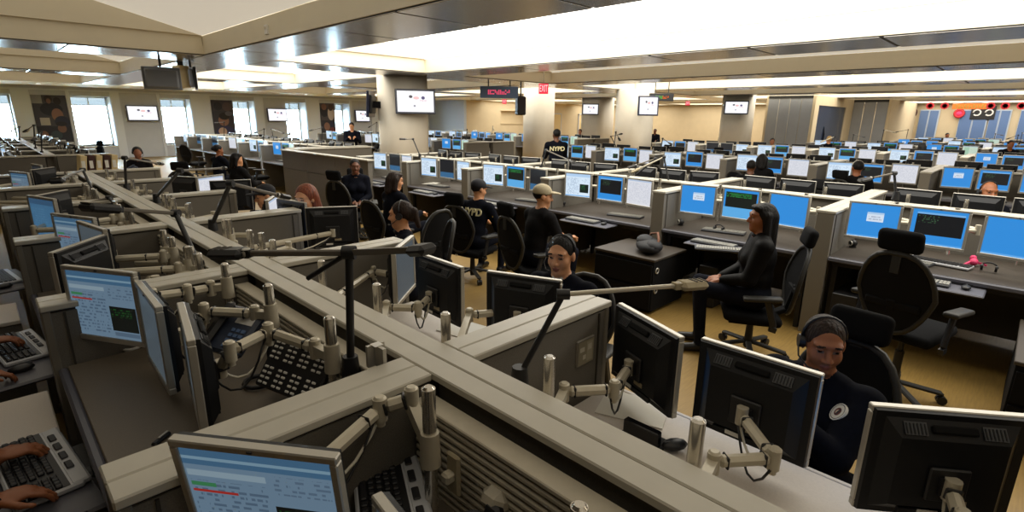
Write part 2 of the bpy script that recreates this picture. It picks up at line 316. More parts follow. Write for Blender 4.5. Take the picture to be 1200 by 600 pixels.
# ================================================================ THE ROOM
struct('floor', MB().span((-8, -8, -.1), (42, 32, 0)), ['floor'])
BX = [-1.1, 3.55, 8.1, 12.5, 16.9, 21.3, 25.7, 30.1, 34.5]; BW = .55
YB = [(-8, -3.2), (10.3, 11.6), (17.2, 18.3), (24.0, 27.6)]
ZB, ZF = 2.8, 3.1
pan = MB().box((0, 0, 0), (2 * BW - .03, 1.46, .012), 0, None, .004).mesh('soffit_panel', ['steel'])
pan2 = MB().box((0, 0, 0), (1.62, 1, .012), 0, None, .004).mesh('soffit_panel', ['steel'])
for i, bx in enumerate(BX):
    b = MB().span((bx - BW, -8, ZB + .014), (bx + BW, 24.0, ZB + .15), 0).span((bx - BW + .008, -8, ZB + .15), (bx + BW - .008, 24.0, ZF), 0).span((bx - BW + .02, -8, ZB), (bx + BW - .02, 24, ZB + .014), 1)
    o = struct('ceiling_beam', b, ['cream', 'steel_seam'])
    for k in range(18): ob('soffit_panel', pan, o, TR((bx, -2.2 + k * 1.5, ZB - .002)))
    if i < len(BX) - 1:
        x0, x1 = bx + BW, BX[i + 1] - BW
        for j, (y0, y1) in enumerate(YB[1:3]):
            b = MB().span((x0, y0, ZB + .014), (x1, y1, ZB + .15), 0).span((x0, y0 + .008, ZB + .15), (x1, y1 - .008, ZF), 0).span((x0, y0 + .02, ZB), (x1, y1 - .02, ZB + .014), 1)
            o = struct('ceiling_beam', b, ['cream', 'steel_seam'])
            for k in range(2):
                q = ob('soffit_panel', pan2, o, TR((x0 + (x1 - x0) * (.25 + .5 * k), (y0 + y1) / 2, ZB - .002))); q.scale = ((x1 - x0) / 2 / 1.65, y1 - y0 - .03, 1)
        ridge = (x0 + x1) / 2; zr = ZF + .24 * (x1 - x0) / 2
        lit = i % 2 == 1
        for j in range(3):
            y0, y1 = YB[j][1], YB[j + 1][0]
            g = MB()
            for yy in (y0, y1):     # gable ends above the fascia
                g.prism([(x0, ZF), (x1, ZF), (ridge, zr)], lambda u, v, h: (u, h, v), yy - .04, yy + .04, 0)
            struct('ceiling', g, ['cream', 'cream2'])
            if True:
                r_ = root('coffer_glow', ('glowing' if lit else 'fill-glowing tan')+' pitched ceiling panel in the %s strip of coffers from the left, %s bay' % (ORD[i + 1], ORD[j + 1]), 'ceiling light')
                for (ax, az, bx_, bz) in ((x0, ZF, ridge, zr), (ridge, zr, x1, ZF)):
                    d = MB()
                    d._add([(ax, y0 + .04, az), (ax, y1 - .04, az), (bx_, y1 - .04, bz), (bx_, y0 + .04, bz)], [(0, 1, 2, 3)], 0, False, False)
                    ob('glow_panel', d.mesh('glow_panel', ['lamp_on' if lit else 'coffer_fill']), r_)  # in unlit coffers the glow is added fill, no fixture there
        # plain roof above
struct('ceiling', MB().span((-8, -8, 3.9), (42, 32, 4.0)), ['cream2'])
struct('ceiling', MB().span((-8, 24.0, ZB), (20.4, 28.4, ZF)).span((20.4, 24.0, ZB), (36, 24.4, ZF)).span((-8, -8, ZB), (42, -3.2, ZF)), ['cream'])
struct('ceiling', MB().span((34.4, -8, ZB), (36, 24.2, ZF)).span((-8, -8, ZB), (-1.65, 28, ZF)), ['cream'])
# window wall
WIN = [(-1.1, 1.29), (3.02, 4.28), (6.05, 7.19), (8.98, 9.94), (11.45, 12.5), (14.1, 14.95), (17.8, 18.9)]
YW, ZS, ZH = 27.5, .5, 2.46
w = MB(); xs = -8
for a, b in WIN:
    w.span((xs, YW, ZS), (a, YW + .85, ZH)); xs = b
w.span((xs, YW, ZS), (20.4, YW + .85, ZH)).span((-8, YW, 0), (20.4, YW + .85, ZS)).span((-8, YW, ZH), (20.4, YW + .85, ZB))
struct('wall_left', w, ['wall'])
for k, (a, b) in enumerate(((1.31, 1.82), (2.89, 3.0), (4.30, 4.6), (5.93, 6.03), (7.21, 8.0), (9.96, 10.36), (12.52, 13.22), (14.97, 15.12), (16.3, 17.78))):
    struct('trim_%d' % (k + 10), MB().span((a, YW - .05, 0), (b, YW, ZB - .16)), ['pilaster_daylit'])  # raised strips with cool daylight put into their pale colour
for n, (a, b) in enumerate(WIN):
    y = YW + .74
    f = MB().span((a, y, ZS), (a + .06, y + .08, ZH)).span((b - .06, y, ZS), (b, y + .08, ZH)).span((a, y, ZH - .05), (b, y + .08, ZH)).span((a, y, ZS), (b, y + .08, ZS + .06))
    o = struct('window_%d' % (n + 1), f, ['white'])
    ob('transom', MB().span((a + .06, y, ZH - .36), (b - .06, y + .06, ZH - .32)).mesh('transom', ['white']), o)
    ob('mullion', MB().span(((a + b) / 2 - .02, y, ZH - .32), ((a + b) / 2 + .02, y + .06, ZH - .05)).mesh('mullion', ['white']), o)
    for x0, x1 in ((a + .06, (a + b) / 2 - .02), ((a + b) / 2 + .02, b - .06)):
        ob('pane', MB().span((x0, y + .03, ZH - .32), (x1, y + .035, ZH - .05)).mesh('pane', ['pane_tint']), o)
    ob('pane', MB().span((a + .06, y + .03, ZS + .06), (b - .06, y + .035, ZH - .36)).mesh('pane', ['pane_clear']), o)
    ob('sill', MB().span((a - .03, YW - .04, ZS - .04), (b + .03, YW + .74, ZS), 0).mesh('sill', ['white']), o)
struct('trim_1', MB().span((-8, YW - .03, ZB - .16), (20.4, YW, ZB - .1)), ['pilaster_daylit'])
struct('wall_return', MB().span((20.4, 24.2, 0), (20.6, 28, ZB)), ['wall_cool'])
struct('wall_back', MB().span((20.6, 24.2, 0), (23.4, 24.6, ZB)).span((23.4, 24.2, 0), (25.6, 24.6, 1.5)).span((23.4, 24.2, 2.25), (25.6, 24.6, ZB)).span((23.4, 24.45, 1.5), (25.6, 24.6, 2.25)).span((25.6, 24.2, 0), (36, 24.6, ZB)), ['wall_warm'])
struct('wall_far', MB().span((34.4, -8, 0), (34.8, 24.4, ZB)), ['wall_warm'])
struct('wall_right', MB().span((-8, -8.2, 0), (42, -8, ZB)), ['wall'])
struct('wall_near', MB().span((-8.2, -8, 0), (-8, 28.4, ZB)), ['wall'])
# columns
def column(x, y, w, r=.34):
    p = []
    for cx, cy, a0 in ((1, 1, 0), (-1, 1, 90), (-1, -1, 180), (1, -1, 270)):
        for k in range(6):
            a = R(a0 + 18 * k); p.append((x + cx * (w / 2 - r) + r * math.cos(a), y + cy * (w / 2 - r) + r * math.sin(a)))
    b = MB().prism(p, lambda u, v, h: (u, v, h), 0, ZB, 0)
    for i in range(len(b.sm)): b.sm[i] = i >= 2
    struct('pillar', b, ['column'])
for c in ((7.8, 11.62, 1.08), (14.4, 12.95, .98), (15.95, 10.0, 1.1), (21.9, 8.95, 1.1), (21.6, 15.6, 1.3)): column(*c)
# glazed offices at the back right
def office(name, y0, y1, x, n, mt, side=None):
    o = struct(name, MB().span((x, y0, 2.7), (x + .1, y1, ZB)).span((x, y0, 0), (x + .1, y1, .1)), ['chair_frame'])
    for k in range(n):
        a, b = y0 + (y1 - y0) * k / n, y0 + (y1 - y0) * (k + 1) / n
        ob('panel', MB().span((x + .02, a + .01, .1), (x + .06, b - .01, 2.7)).mesh('panel', [mt]), o)
    return o
office('wall_office_1', 6.4, 8.0, 22.4, 4, 'glass_panel')
office('wall_office_2', 5.0, 6.35, 27.9, 3, 'glass_panel')
o = struct('wall_office_3', MB().span((22.4, 6.3, 0), (22.9, 6.4, ZB)).span((26.8, 6.3, 0), (27.9, 6.4, ZB)).span((22.9, 6.3, 2.45), (26.8, 6.4, ZB)), ['wall_warm'])
ob('pane', MB().span((22.9, 6.34, .1), (26.8, 6.36, 2.45)).mesh('pane', ['dark_glass']), o)
struct('wall_office_4', MB().span((27.9, 4.9, 0), (34.4, 5.0, ZB)).span((22.5, 8.0, 0), (34.4, 8.1, ZB)), ['wall_warm'])
for k, (a, b) in enumerate(((3.95, 4.75), (2.1, 3.15), (1.3, 2.05), (-.2, 1.0))):
    o = struct('window_%d' % (len(WIN) + 1 + k), MB().span((34.32, a, .6), (34.4, b, 2.5)), ['wall_cool'])
    for q in range(2):
        ob('pane', MB().span((34.28, a + .05 + q * (b - a) / 2, .7), (34.32, a - .02 + (q + 1) * (b - a) / 2, 2.45)).mesh('pane', ['led_case']), o)
# recessed alcove panel and lit doorway in the warm wall
struct('trim_2', MB().span((23.35, 24.15, 1.45), (25.65, 24.2, 1.5)).span((23.35, 24.15, 2.25), (25.65, 24.2, 2.3)), ['wall_warm'])
for n, x in enumerate((28.2, 31.2)):
    o = struct('door_%d' % (n + 1), MB().span((x, 24.14, 0), (x + .95, 24.2, 2.1)), ['binder'])
    ob('door_frame', MB().span((x - .06, 24.12, 0), (x, 24.2, 2.16)).span((x + .95, 24.12, 0), (x + 1.01, 24.2, 2.16)).span((x - .06, 24.12, 2.1), (x + 1.01, 24.2, 2.16)).mesh('door_frame', ['wall']), o)
    ob('door_handle', MB().cyl((x + .85, 24.14, 1.0), (x + .85, 24.06, 1.0), .02).mesh('door_handle', ['chrome']), o)
# ================================================================ WALL AND CEILING FITTINGS
def tv(center, yaw, w, h, label, cat='television', tilt=0.06, arm=.12):
    r_ = root('television', label, cat, TR(center, yaw, -tilt), None)
    ob('frame', MB().box((0, .03, 0), (w, .06, h), 0, None, .012).mesh('frame', ['tv_frame']), r_)
    b = .045
    ob('screen', MB().quad((-w / 2 + b, -.004, -h / 2 + b), (w / 2 - b, -.004, -h / 2 + b), (w / 2 - b, -.004, h / 2 - b), (-w / 2 + b, -.004, h / 2 - b)).mesh('screen', ['scr_tv']), r_)
    ob('back_cover', MB().box((0, .08, 0), (w * .7, .06, h * .7), 0, None, .02).mesh('back_cover', ['black']), r_)
    ob('bracket', MB().box((0, .11 + arm / 2, 0), (.2, arm, .16)).mesh('bracket', ['black_matte']), r_)
    return r_
# yaw: rz so that the screen's normal (local -Y) looks down the aisle
for (x0, x1, lb) in ((4.74, 5.87, 'wall television nearest the left edge, between two bright windows'), (10.46, 11.44, 'wall television on the window wall, second from the left edge'), (15.2, 16.1, 'wall television on the window wall, farthest along near the big pillar')):
    tv(((x0 + x1) / 2, 27.3, 1.83), 0, x1 - x0, .64, lb, arm=.04)
tv(PD(487, 119, 12.5), R(-28), .95, .57, 'large television mounted on the big rounded pillar', arm=.2)
tv(PD(760, 124, 16.4), R(-40), .66, .60, 'television turned sideways on the pillar beside a ticker sign', arm=.5)
tv(PD(692, 128, 24.2), R(-48), .76, .50, 'small television mounted high on the narrow cream pillar', arm=.5)
tv(PD(863, 126, 20.2), R(-62), .88, .51, 'television on the pillar beside the grey glass office', arm=.3)
t = tv(PD(433, 122, 13.0), R(-132), .8, .62, 'black television seen edge-on at the left of the big pillar', arm=.45)
# pair of televisions hanging back to back from the ceiling
for pxy, dep, yw, lb in (((190, 92), 9.6, R(165), 'hanging television showing its grey back under the ceiling beam crossing'), ((229, 92), 10.2, R(75), 'hanging television seen edge-on beside the grey-backed one')):
    r_ = root('hanging_television', lb, 'television', TR(PD(*pxy, dep), yw))
    ob('back_cover', MB().box((0, .06, 0), (.52, .1, .34), 0, None, .03).mesh('back_cover', ['tv_back']), r_)
    ob('frame', MB().box((0, 0, 0), (.6, .05, .4), 0, None, .01).mesh('frame', ['tv_back' if 'grey back' in lb else 'black']), r_)
    ob('screen', MB().quad((-.27, -.03, -.17), (.27, -.03, -.17), (.27, -.03, .17), (-.27, -.03, .17)).mesh('screen', ['scr_tv']), r_)
    ob('hanger', MB().cyl((0, .06, .2), (0, .06, .55), .02).mesh('hanger', ['black']), r_)
c = PD(213, 90, 10.0)
r_ = root('ceiling_mount', 'tan ceiling mount box between the two hanging televisions', 'mount', TR(c, R(20)))
ob('housing', MB().box((0, 0, 0), (.2, .2, .40), 0, None, .01).mesh('housing', ['binder']), r_); ob('pole', MB().cyl((0, 0, .2), (0, 0, .42), .05).mesh('pole', ['chair_frame']), r_)
def led_sign(c, yaw, w, h, label, marks):
    r_ = root('ticker_sign', label, 'sign', TR(c, yaw))
    ob('case', MB().box((0, .06, 0), (w, .12, h), 0, None, .01).mesh('case', ['led_case' if marks == 'r' else 'black']), r_)
    k = MB(); g = random.Random(3); x = -w * .28
    while x < w * .3:
        for q in range(3):
            if g.random() < .8: k.box((x, -.004, (q - 1) * h * .14), (w * .03, .006, h * .10), 0 if marks == 'r' or x > 0 else 1)
        x += w * .045
    ob('led_characters', k.mesh('led_characters', ['led_red' if marks == 'r' else 'led_orange', 'led_green']), r_)
    ob('hanger', MB().span((-w * .3, .05, h / 2), (-w * .27, .07, h / 2 + .75)).span((w * .27, .05, h / 2), (w * .3, .07, h / 2 + .75)).mesh('hanger', ['black']), r_)
led_sign(PD(585, 108, 14), R(-44), 1.02, .30, 'blue ticker sign with red characters hanging beside the exit sign', 'r')
led_sign(PD(776, 114, 16.9), R(-36), .8, .24, 'black ticker sign with green and orange characters beside a television', 'g')
def exit_sign(c, yaw, w, h, label, txt=True):
    r_ = root('exit_sign', label, 'sign', TR(c, yaw))
    ob('case', MB().box((0, .03, 0), (w, .06, h), 0, None, .006).mesh('case', ['exit_red']), r_)
    cu = bpy.data.curves.new('exit_letters', 'FONT'); cu.body = 'EXIT'; cu.size = h * .95; cu.align_x = 'CENTER'; cu.align_y = 'CENTER'; cu.extrude = .002; cu.materials.append(M['exit_white'])
    o = ob('letters', text_mesh(cu), r_, Matrix.Translation((0, -.006, 0)) @ Matrix.Rotation(PI / 2, 4, 'X')); o.scale = (w / (h * 2.3), 1, 1)
    ob('hanger', MB().cyl((0, .03, h / 2), (0, .03, h / 2 + .95), .012).mesh('hanger', ['chrome']), r_)
exit_sign(PD(637, 104, 13.2), R(-47), .24, .25, 'red exit sign hanging under the ceiling by the second pillar')
exit_sign(PD(591, 119, 24), R(-44), .2, .2, 'small far exit sign in front of the cream wall')
exit_sign(PD(806, 121, 26), R(-55), .2, .2, 'tiny far exit sign right of the ticker pillar')
for c, lb in (((PD(610, 124, 14.5)), 'black loudspeaker hanging beside the second pillar'),):
    r_ = root('loudspeaker', lb, 'speaker', TR(c, R(-30)))
    ob('cabinet', MB().box((0, 0, 0), (.24, .3, .5), 0, None, .03).mesh('cabinet', ['black']), r_); ob('hanger', MB().cyl((0, 0, .25), (0, 0, .75), .02).mesh('hanger', ['black']), r_)
# posters on the window wall
for (x0, x1, k, lb) in ((1.84, 2.87, 'poster_a', 'tall dark photo poster of uniformed people nearest the left edge'), (8.03, 8.94, 'poster_b', 'tall dark photo poster with a reaching figure, second from left'), (13.25, 14.07, 'poster_c', 'narrow dark photo poster beside the third wall television')):
    r_ = root('poster', lb, 'poster', TR(((x0 + x1) / 2, 27.46, 1.58)))
    w_ = x1 - x0
    ob('backing', MB().box((0, .01, 0), (w_, .02, 1.76)).mesh('backing', ['black']), r_)
    ob('print', MB().quad((-w_ / 2, -.003, -.88), (w_ / 2, -.003, -.88), (w_ / 2, -.003, .88), (-w_ / 2, -.003, .88)).mesh('print', [k]), r_)
# fixed downlights in the soffit, detectors on the fascia
for k, x in enumerate((2.0, 6.9, 11.7)):
    r_ = root('downlight', 'small round downlight in the window soffit, %s from the left' % ORD[k + 1], 'downlight', TR((x, 25.6, ZB - .005)))
    ob('ring', MB().cyl((0, 0, 0), (0, 0, .02), .09).mesh('ring', ['white']), r_); ob('bulb', MB().cyl((0, 0, -.006), (0, 0, 0), .06).mesh('bulb', ['spot']), r_)
for c, lb in (((2.99, 7.55, 2.93), 'little white detector box on the coffer fascia above the left aisle'), ((3.08, 15.6, 2.93), 'little detector box on the far coffer fascia near the windows')):
    r_ = root('detector', lb, 'detector', TR(c)); ob('box', MB().box((0, 0, 0), (.03, .09, .12), 0, None, .005).mesh('box', ['white']), r_); ob('lens', MB().box((-.018, 0, .02), (.01, .05, .03)).mesh('lens', ['cream2']), r_)
# party decorations at the far right
r_ = root('banner', 'orange and yellow lettered party banner hanging across the far right', 'banner', TR((32.0, 2.6, 2.60), 0))
ob('sheet', MB().span((0, -.68, -.12), (.02, .68, .12)).mesh('sheet', ['orange']), r_)
k = MB()
for q in range(12): k.span((-.01, -.6 + q * .1, -.08), (0, -.54 + q * .1, .02 + .04 * (q % 3)))
ob('lettering', k.mesh('lettering', ['gold']), r_)
ob('cord', MB().tube([(0, -.68, .12), (0, 0, .2), (0, .68, .12)], .008, 5).mesh('cord', ['white']), r_)
for q, px in enumerate((1090, 1107, 1161, 1178, 1197)):
    p = PX(px, 124, 32.0); r_ = root('paper_rosette', 'red paper rosette hanging from the far ceiling, %s from the left' % ORD[q + 1], 'decoration', TR(p))
    d = MB()
    for a in range(5): d.box((0, 0, 0), (.03, .30, .09), 0, Matrix.Rotation(a * PI / 5, 3, 'X'))
    ob('fan', d.mesh('fan', ['red']), r_); ob('string', MB().cyl((0, 0, 0), (0, 0, 3.38 - p.z), .006, n=5).mesh('string', ['white']), r_)
for (px, py, w_, mt, lb) in ((1067, 132, .34, 'binder_dark', 'dark round wreath on the far glass beside the office'), (1124, 133, .24, 'red', 'red starry wreath hanging on the far glass wall')):
    p = PX(px, py, 34.2); r_ = root('wreath', lb, 'decoration', TR(p))
    ob('ring', MB().tube([(0, w_ * .7 * math.cos(a * PI / 8), w_ * .7 * math.sin(a * PI / 8)) for a in range(16)], .06, 6, 0, True).mesh('ring', [mt]), r_)
    ob('bow', MB().ball((0, 0, 0), (.05, .16, .12)).mesh('bow', ['white' if mt != 'red' else 'pink']), r_)
p = PX(1152, 132, 34.26); r_ = root('dark_poster', 'black poster with pale swirls on the far glass wall', 'poster', TR(p))
ob('sheet', MB().span((0, -.45, -.32), (.02, .45, .32)).mesh('sheet', ['black']), r_)
ob('print', MB().tube([(-.01, .22 + .14 * math.cos(a * .7), .14 * math.sin(a * .7)) for a in range(9)], .035, 5).tube([(-.01, -.22 + .14 * math.cos(a * .7), .14 * math.sin(a * .7)) for a in range(9)], .035, 5).mesh('print', ['white']), r_)
# ================================================================ PARTITIONS
_bc = {}
def bm(name, d, mats, bev=0.):
    k = (name, tuple(round(x, 4) for x in d), tuple(mats), bev)
    if k not in _bc: _bc[k] = MB().box((0, 0, 0), d, 0, None, bev).mesh(name, mats)
    return _bc[k]
def bx(name, a, b, mt, parent, bev=0., label=None):
    a, b = Vector(a), Vector(b)
    return ob(name, bm(name, [abs(x) for x in (b - a)], [mt], bev), parent, Matrix.Translation((a + b) / 2), label)
ZT = 1.12; CW = .078
def seen(p, mg=60): 
    q = proj(p); return q[2] > .05 and -mg < q[0] < 1200 + mg and q[1] < 600 + mg
def partition(label, xc, hl, ys, slats=0, fine=False, hr=None):
    r_ = root('partition', label, 'partition', TR((0, 0, 0)))
    hr = hr or hl; t = .065
    for i in range(len(ys)):
        y = ys[i]
        for s, h in ((-1, hl), (1, hr)):
            x0, x1 = xc + s * .08, xc + s * h
            if not (seen((x1, y, 1.1), 150) or seen((x0, y, 1.1), 150)): continue
            for q in (-1, 1): bx('cap_strip', (x0 if q * s else 0, y + q * .0015, ZT - .025), (x1, y + q * .078, ZT), 'cap', r_, .004)
            bx('panel', (x0, y - t, .06), (x1 - s * .03, y + t, ZT - .037), 'panel', r_)
            bx('end_trim', (x1 - s * .03, y - t - .004, 0), (x1 - s * .002, y + t + .004, ZT - .026), 'panel_trim', r_, .004)
            if fine:
                bx('cap_reveal', (x0, y - t + .006, ZT - .037), (x1 - s * .03, y + t - .006, ZT - .025), 'gap', r_)
                bx('corner_post', (x1 - s * .075, y - t - .006, .05), (x1 - s * .068, y + t + .006, ZT - .04), 'gap', r_)
    bx('spine_cap', (xc - CW, ys[0] - .08, ZT - .025), (xc - .0015, ys[-1] + .08, ZT), 'cap', r_, .004)
    bx('spine_cap', (xc + .0015, ys[0] - .08, ZT - .025), (xc + CW, ys[-1] + .08, ZT), 'cap', r_, .004)
    for i in range(len(ys) - 1):
        bx('spine_panel', (xc - .05, ys[i] + .07, .06), (xc + .05, ys[i + 1] - .07, ZT - .025), 'panel', r_)
        if i < slats:
            for s in (-1, 1):
                a, b = ys[i] + .075, ys[i + 1] - .075
                bx('slat_board', (xc + s * .085, a, .74), (xc + s * .13, b, 1.045), 'gap', r_)
                bx('slat_cap', (xc + s * .083, a, 1.045), (xc + s * .148, b, 1.06), 'slat', r_, .003)
                for k in range(11): bx('slat', (xc + s * .125, a, 1.020 - k * .024), (xc + s * .145, b, 1.036 - k * .024), 'slat', r_, .004)
    return r_
Y1 = [-.26, 1.225, 2.70, 4.18, 5.66, 7.14, 8.62]
Y2 = [-.4, 1.2, 2.78, 4.38, 5.95, 7.5, 9.0]
YBK = [12.2 + 1.58 * k for k in range(7)]
RX = [.915, 6.03, 11.32, 16.65, 22.0, 27.3, 32.2]
partition('long low khaki partition with ridged slat walls in the foreground', RX[0], .845, Y1, 6, True)
for k in range(1, 7):
    ys = Y2 if k < 4 else (Y2[:4] if k > 4 else Y2[:5])
    partition('long low khaki partition along the %s desk row from the camera' % ORD[k + 1], RX[k], 1.02, ys, 0, k == 1)
for k in range(0, 4):
    partition('low khaki partition of the %s desk row beyond the cross aisle' % ORD[k + 1], RX[k], .85 if k == 0 else 1.02, YBK)
# closed end of the second row, facing the aisle
r_ = root('end_partition', 'plain khaki end partition behind the seated woman officer, with vertical seams', 'partition', TR((0, 0, 0)))
for a, b in ((8.15, 9.35), (9.35, 10.55), (10.55, 11.75)):
    bx('panel', (4.72, a + .006, .06), (4.80, b - .006, .72), 'panel', r_); bx('panel', (4.72, a + .006, .73), (4.80, b - .006, 1.09), 'panel', r_)
bx('cap', (4.69, 8.12, 1.095), (4.83, 11.78, 1.12), 'cap', r_, .004)
bx('panel', (4.83, 11.70, .06), (6.9, 11.78, 1.09), 'panel', r_); bx('cap', (4.83, 11.67, 1.095), (6.93, 11.81, 1.12), 'cap', r_, .004)
# ================================================================ DESKS
def desk(label, x0, x1, y0, y1, z, mt, front, ped=None, legs=True):
    r_ = root('desk', label, 'desk', TR((0, 0, 0)))
    e = .03; xf = x1 if front > 0 else x0
    bx('worktop', (x0 + (e if front < 0 else 0), y0, z - .035), (x1 - (e if front > 0 else 0), y1, z), mt, r_, .003)
    bx('edge_band', (xf, y0, z - .04), (xf - front * e, y1, z - .002), 'desk_edge' if mt != 'desk_light' else mt, r_, .008)
    if legs:
        xb = x0 + .03 if front > 0 else x1 - .03
        for yy in (y0 + .05, y1 - .05): bx('leg', (xb - .02, yy - .02, 0), (xb + .02, yy + .02, z - .035), 'black', r_)
        bx('support_bar', (xf - front * .12, y0 + .02, z - .09), (xf - front * .09, y1 - .02, z - .035), 'black', r_)
        for yy in (y0 + .05, y1 - .05): bx('leg', (xf - front * .125, yy - .02, 0), (xf - front * .085, yy + .02, z - .09), 'black', r_)
    return r_
for i in range(6):
    a, b = Y1[i] + .082, Y1[i + 1] - .082
    desk('%s desk from the camera on the left of the foreground partition' % ORD[i + 1].capitalize() if i else 'nearest desk on the left of the foreground partition with a keyboard on it', .085, .765, a, b, .86 if i == 1 else .80, 'desk', -1)
    desk('%s pale desk from the camera on the right of the foreground partition' % ORD[i + 1].capitalize() if i else 'nearest pale desk with black monitors, right of the foreground partition', 1.065, 1.80, a, b, .73, 'desk_light', 1)
# ================================================================ MONITORS
MW, MH = .385, .325
def mon_meshes():
    d = {}
    w, h = MW / 2, MH / 2
    f = MB()
    for (a, b) in (((-w, -.004, -h), (w, .02, -h + .024)), ((-w, -.004, h - .019), (w, .02, h)), ((-w, -.004, -h + .024), (-w + .019, .02, h - .019)), ((w - .019, -.004, -h + .024), (w, .02, h - .019))): f.span(a, b, 0, .003)
    f.box((0, -.005, h - .008), (.012, .003, .005), 1)
    d['bezel'] = f.mesh('bezel', ['silver', 'shell_grey'])
    d['screen'] = MB().quad((-w + .016, .002, -h + .024), (w - .016, .002, -h + .024), (w - .016, .002, h - .016), (-w + .016, .002, h - .016)).mesh('screen', ['scr_blue'])
    def fr(b, w0, h0, z0, y0, w1, h1, z1, y1, mi=0):
        v = [(x * w0, y0, z0 + z * h0) for x in (-1, 1) for z in (-1, 1)] + [(x * w1, y1, z1 + z * h1) for x in (-1, 1) for z in (-1, 1)]
        return b._add(v, [(0, 1, 3, 2), (4, 5, 7, 6), (0, 1, 5, 4), (2, 3, 7, 6), (0, 2, 6, 4), (1, 3, 7, 5)], mi)
    b = MB(); fr(b, w - .003, h - .003, 0, .018, w - .006, h - .006, 0, .032); fr(b, w - .03, h - .022, 0, .032, w - .062, h - .060, -.006, .062)
    b.box((0, .056, -.128), (.2, .012, .02), 0)
    d['back_shell'] = b.mesh('back_shell', ['shell'])
    rot = Matrix.Rotation(R(38), 3, 'X')
    for s in (-1, 1):
        v = MB(); v.box((s * .095, .049, h - .042), (.055, .004, .034), 0, rot)
        for k in range(6): v.box((s * .095 - .022 + k * .009, .0515, h - .041), (.003, .003, .028), 1, rot)
        d['vent_grille%d' % s] = v.mesh('vent_grille', ['shell_grey', 'shell'])
    d['carry_slot'] = MB().box((0, .05, h - .040), (.11, .012, .022), 0, rot, .004).mesh('carry_slot', ['black_matte'])
    d['mount_plate'] = MB().box((0, .066, -.03), (.10, .012, .10), 0, None, .004).box((0, .074, -.03), (.05, .012, .05), 0).mesh('mount_plate', ['black'])
    d['label_sticker'] = MB().box((-.035, .0626, -.088), (.05, .002, .018), 0).mesh('label_sticker', ['cap_cloth'])
    d['label_sticker2'] = MB().box((.03, .0636, -.122), (.05, .002, .014), 0).mesh('label_sticker', ['white'])
    l = MB(); l.box((0, .008, 0), (MW, .024, MH), 0); fr(l, w - .03, h - .022, 0, .02, w - .062, h - .060, -.006, .062, 1); l.box((0, .021, 0), (MW - .006, .004, MH - .006), 1)
    l.quad((-w + .016, -.0045, -h + .024), (w - .016, -.0045, -h + .024), (w - .016, -.0045, h - .016), (-w + .016, -.0045, h - .016), 2)
    l.box((0, .1, -.04), (.04, .1, .04), 3).box((0, .15, -.12), (.035, .035, .36), 3)
    d['far'] = l.mesh('monitor', ['silver', 'shell', 'scr_blue', 'arm'])
    return d
MM = mon_meshes()
MON = []
def monitor(p, rz, scr, label, lod=0, group=None, tilt=0., sc=1.):
    mw = TR(p, rz, tilt) @ Matrix.Scale(sc, 4)
    if lod == 2:
        o = ob('monitor', MM['far'], None, mw); o.material_slots[2].link = 'OBJECT'; o.material_slots[2].material = M[scr]
        return thing(o, label, 'monitor', group)
    r_ = root('monitor', label, 'monitor', mw, group)
    ob('bezel', MM['bezel'], r_); ob('screen', MM['screen'], r_, None, None, [scr]); ob('back_shell', MM['back_shell'], r_); ob('mount_plate', MM['mount_plate'], r_)
    if lod == 0:
        for k in ('vent_grille1', 'vent_grille-1', 'carry_slot', 'label_sticker', 'label_sticker2'): ob(k.rstrip('-12'), MM[k], r_)
    return r_
def mback(p, rz): return Vector(p) + Matrix.Rotation(rz, 3, 'Z') @ Vector((0, .085, -.03))
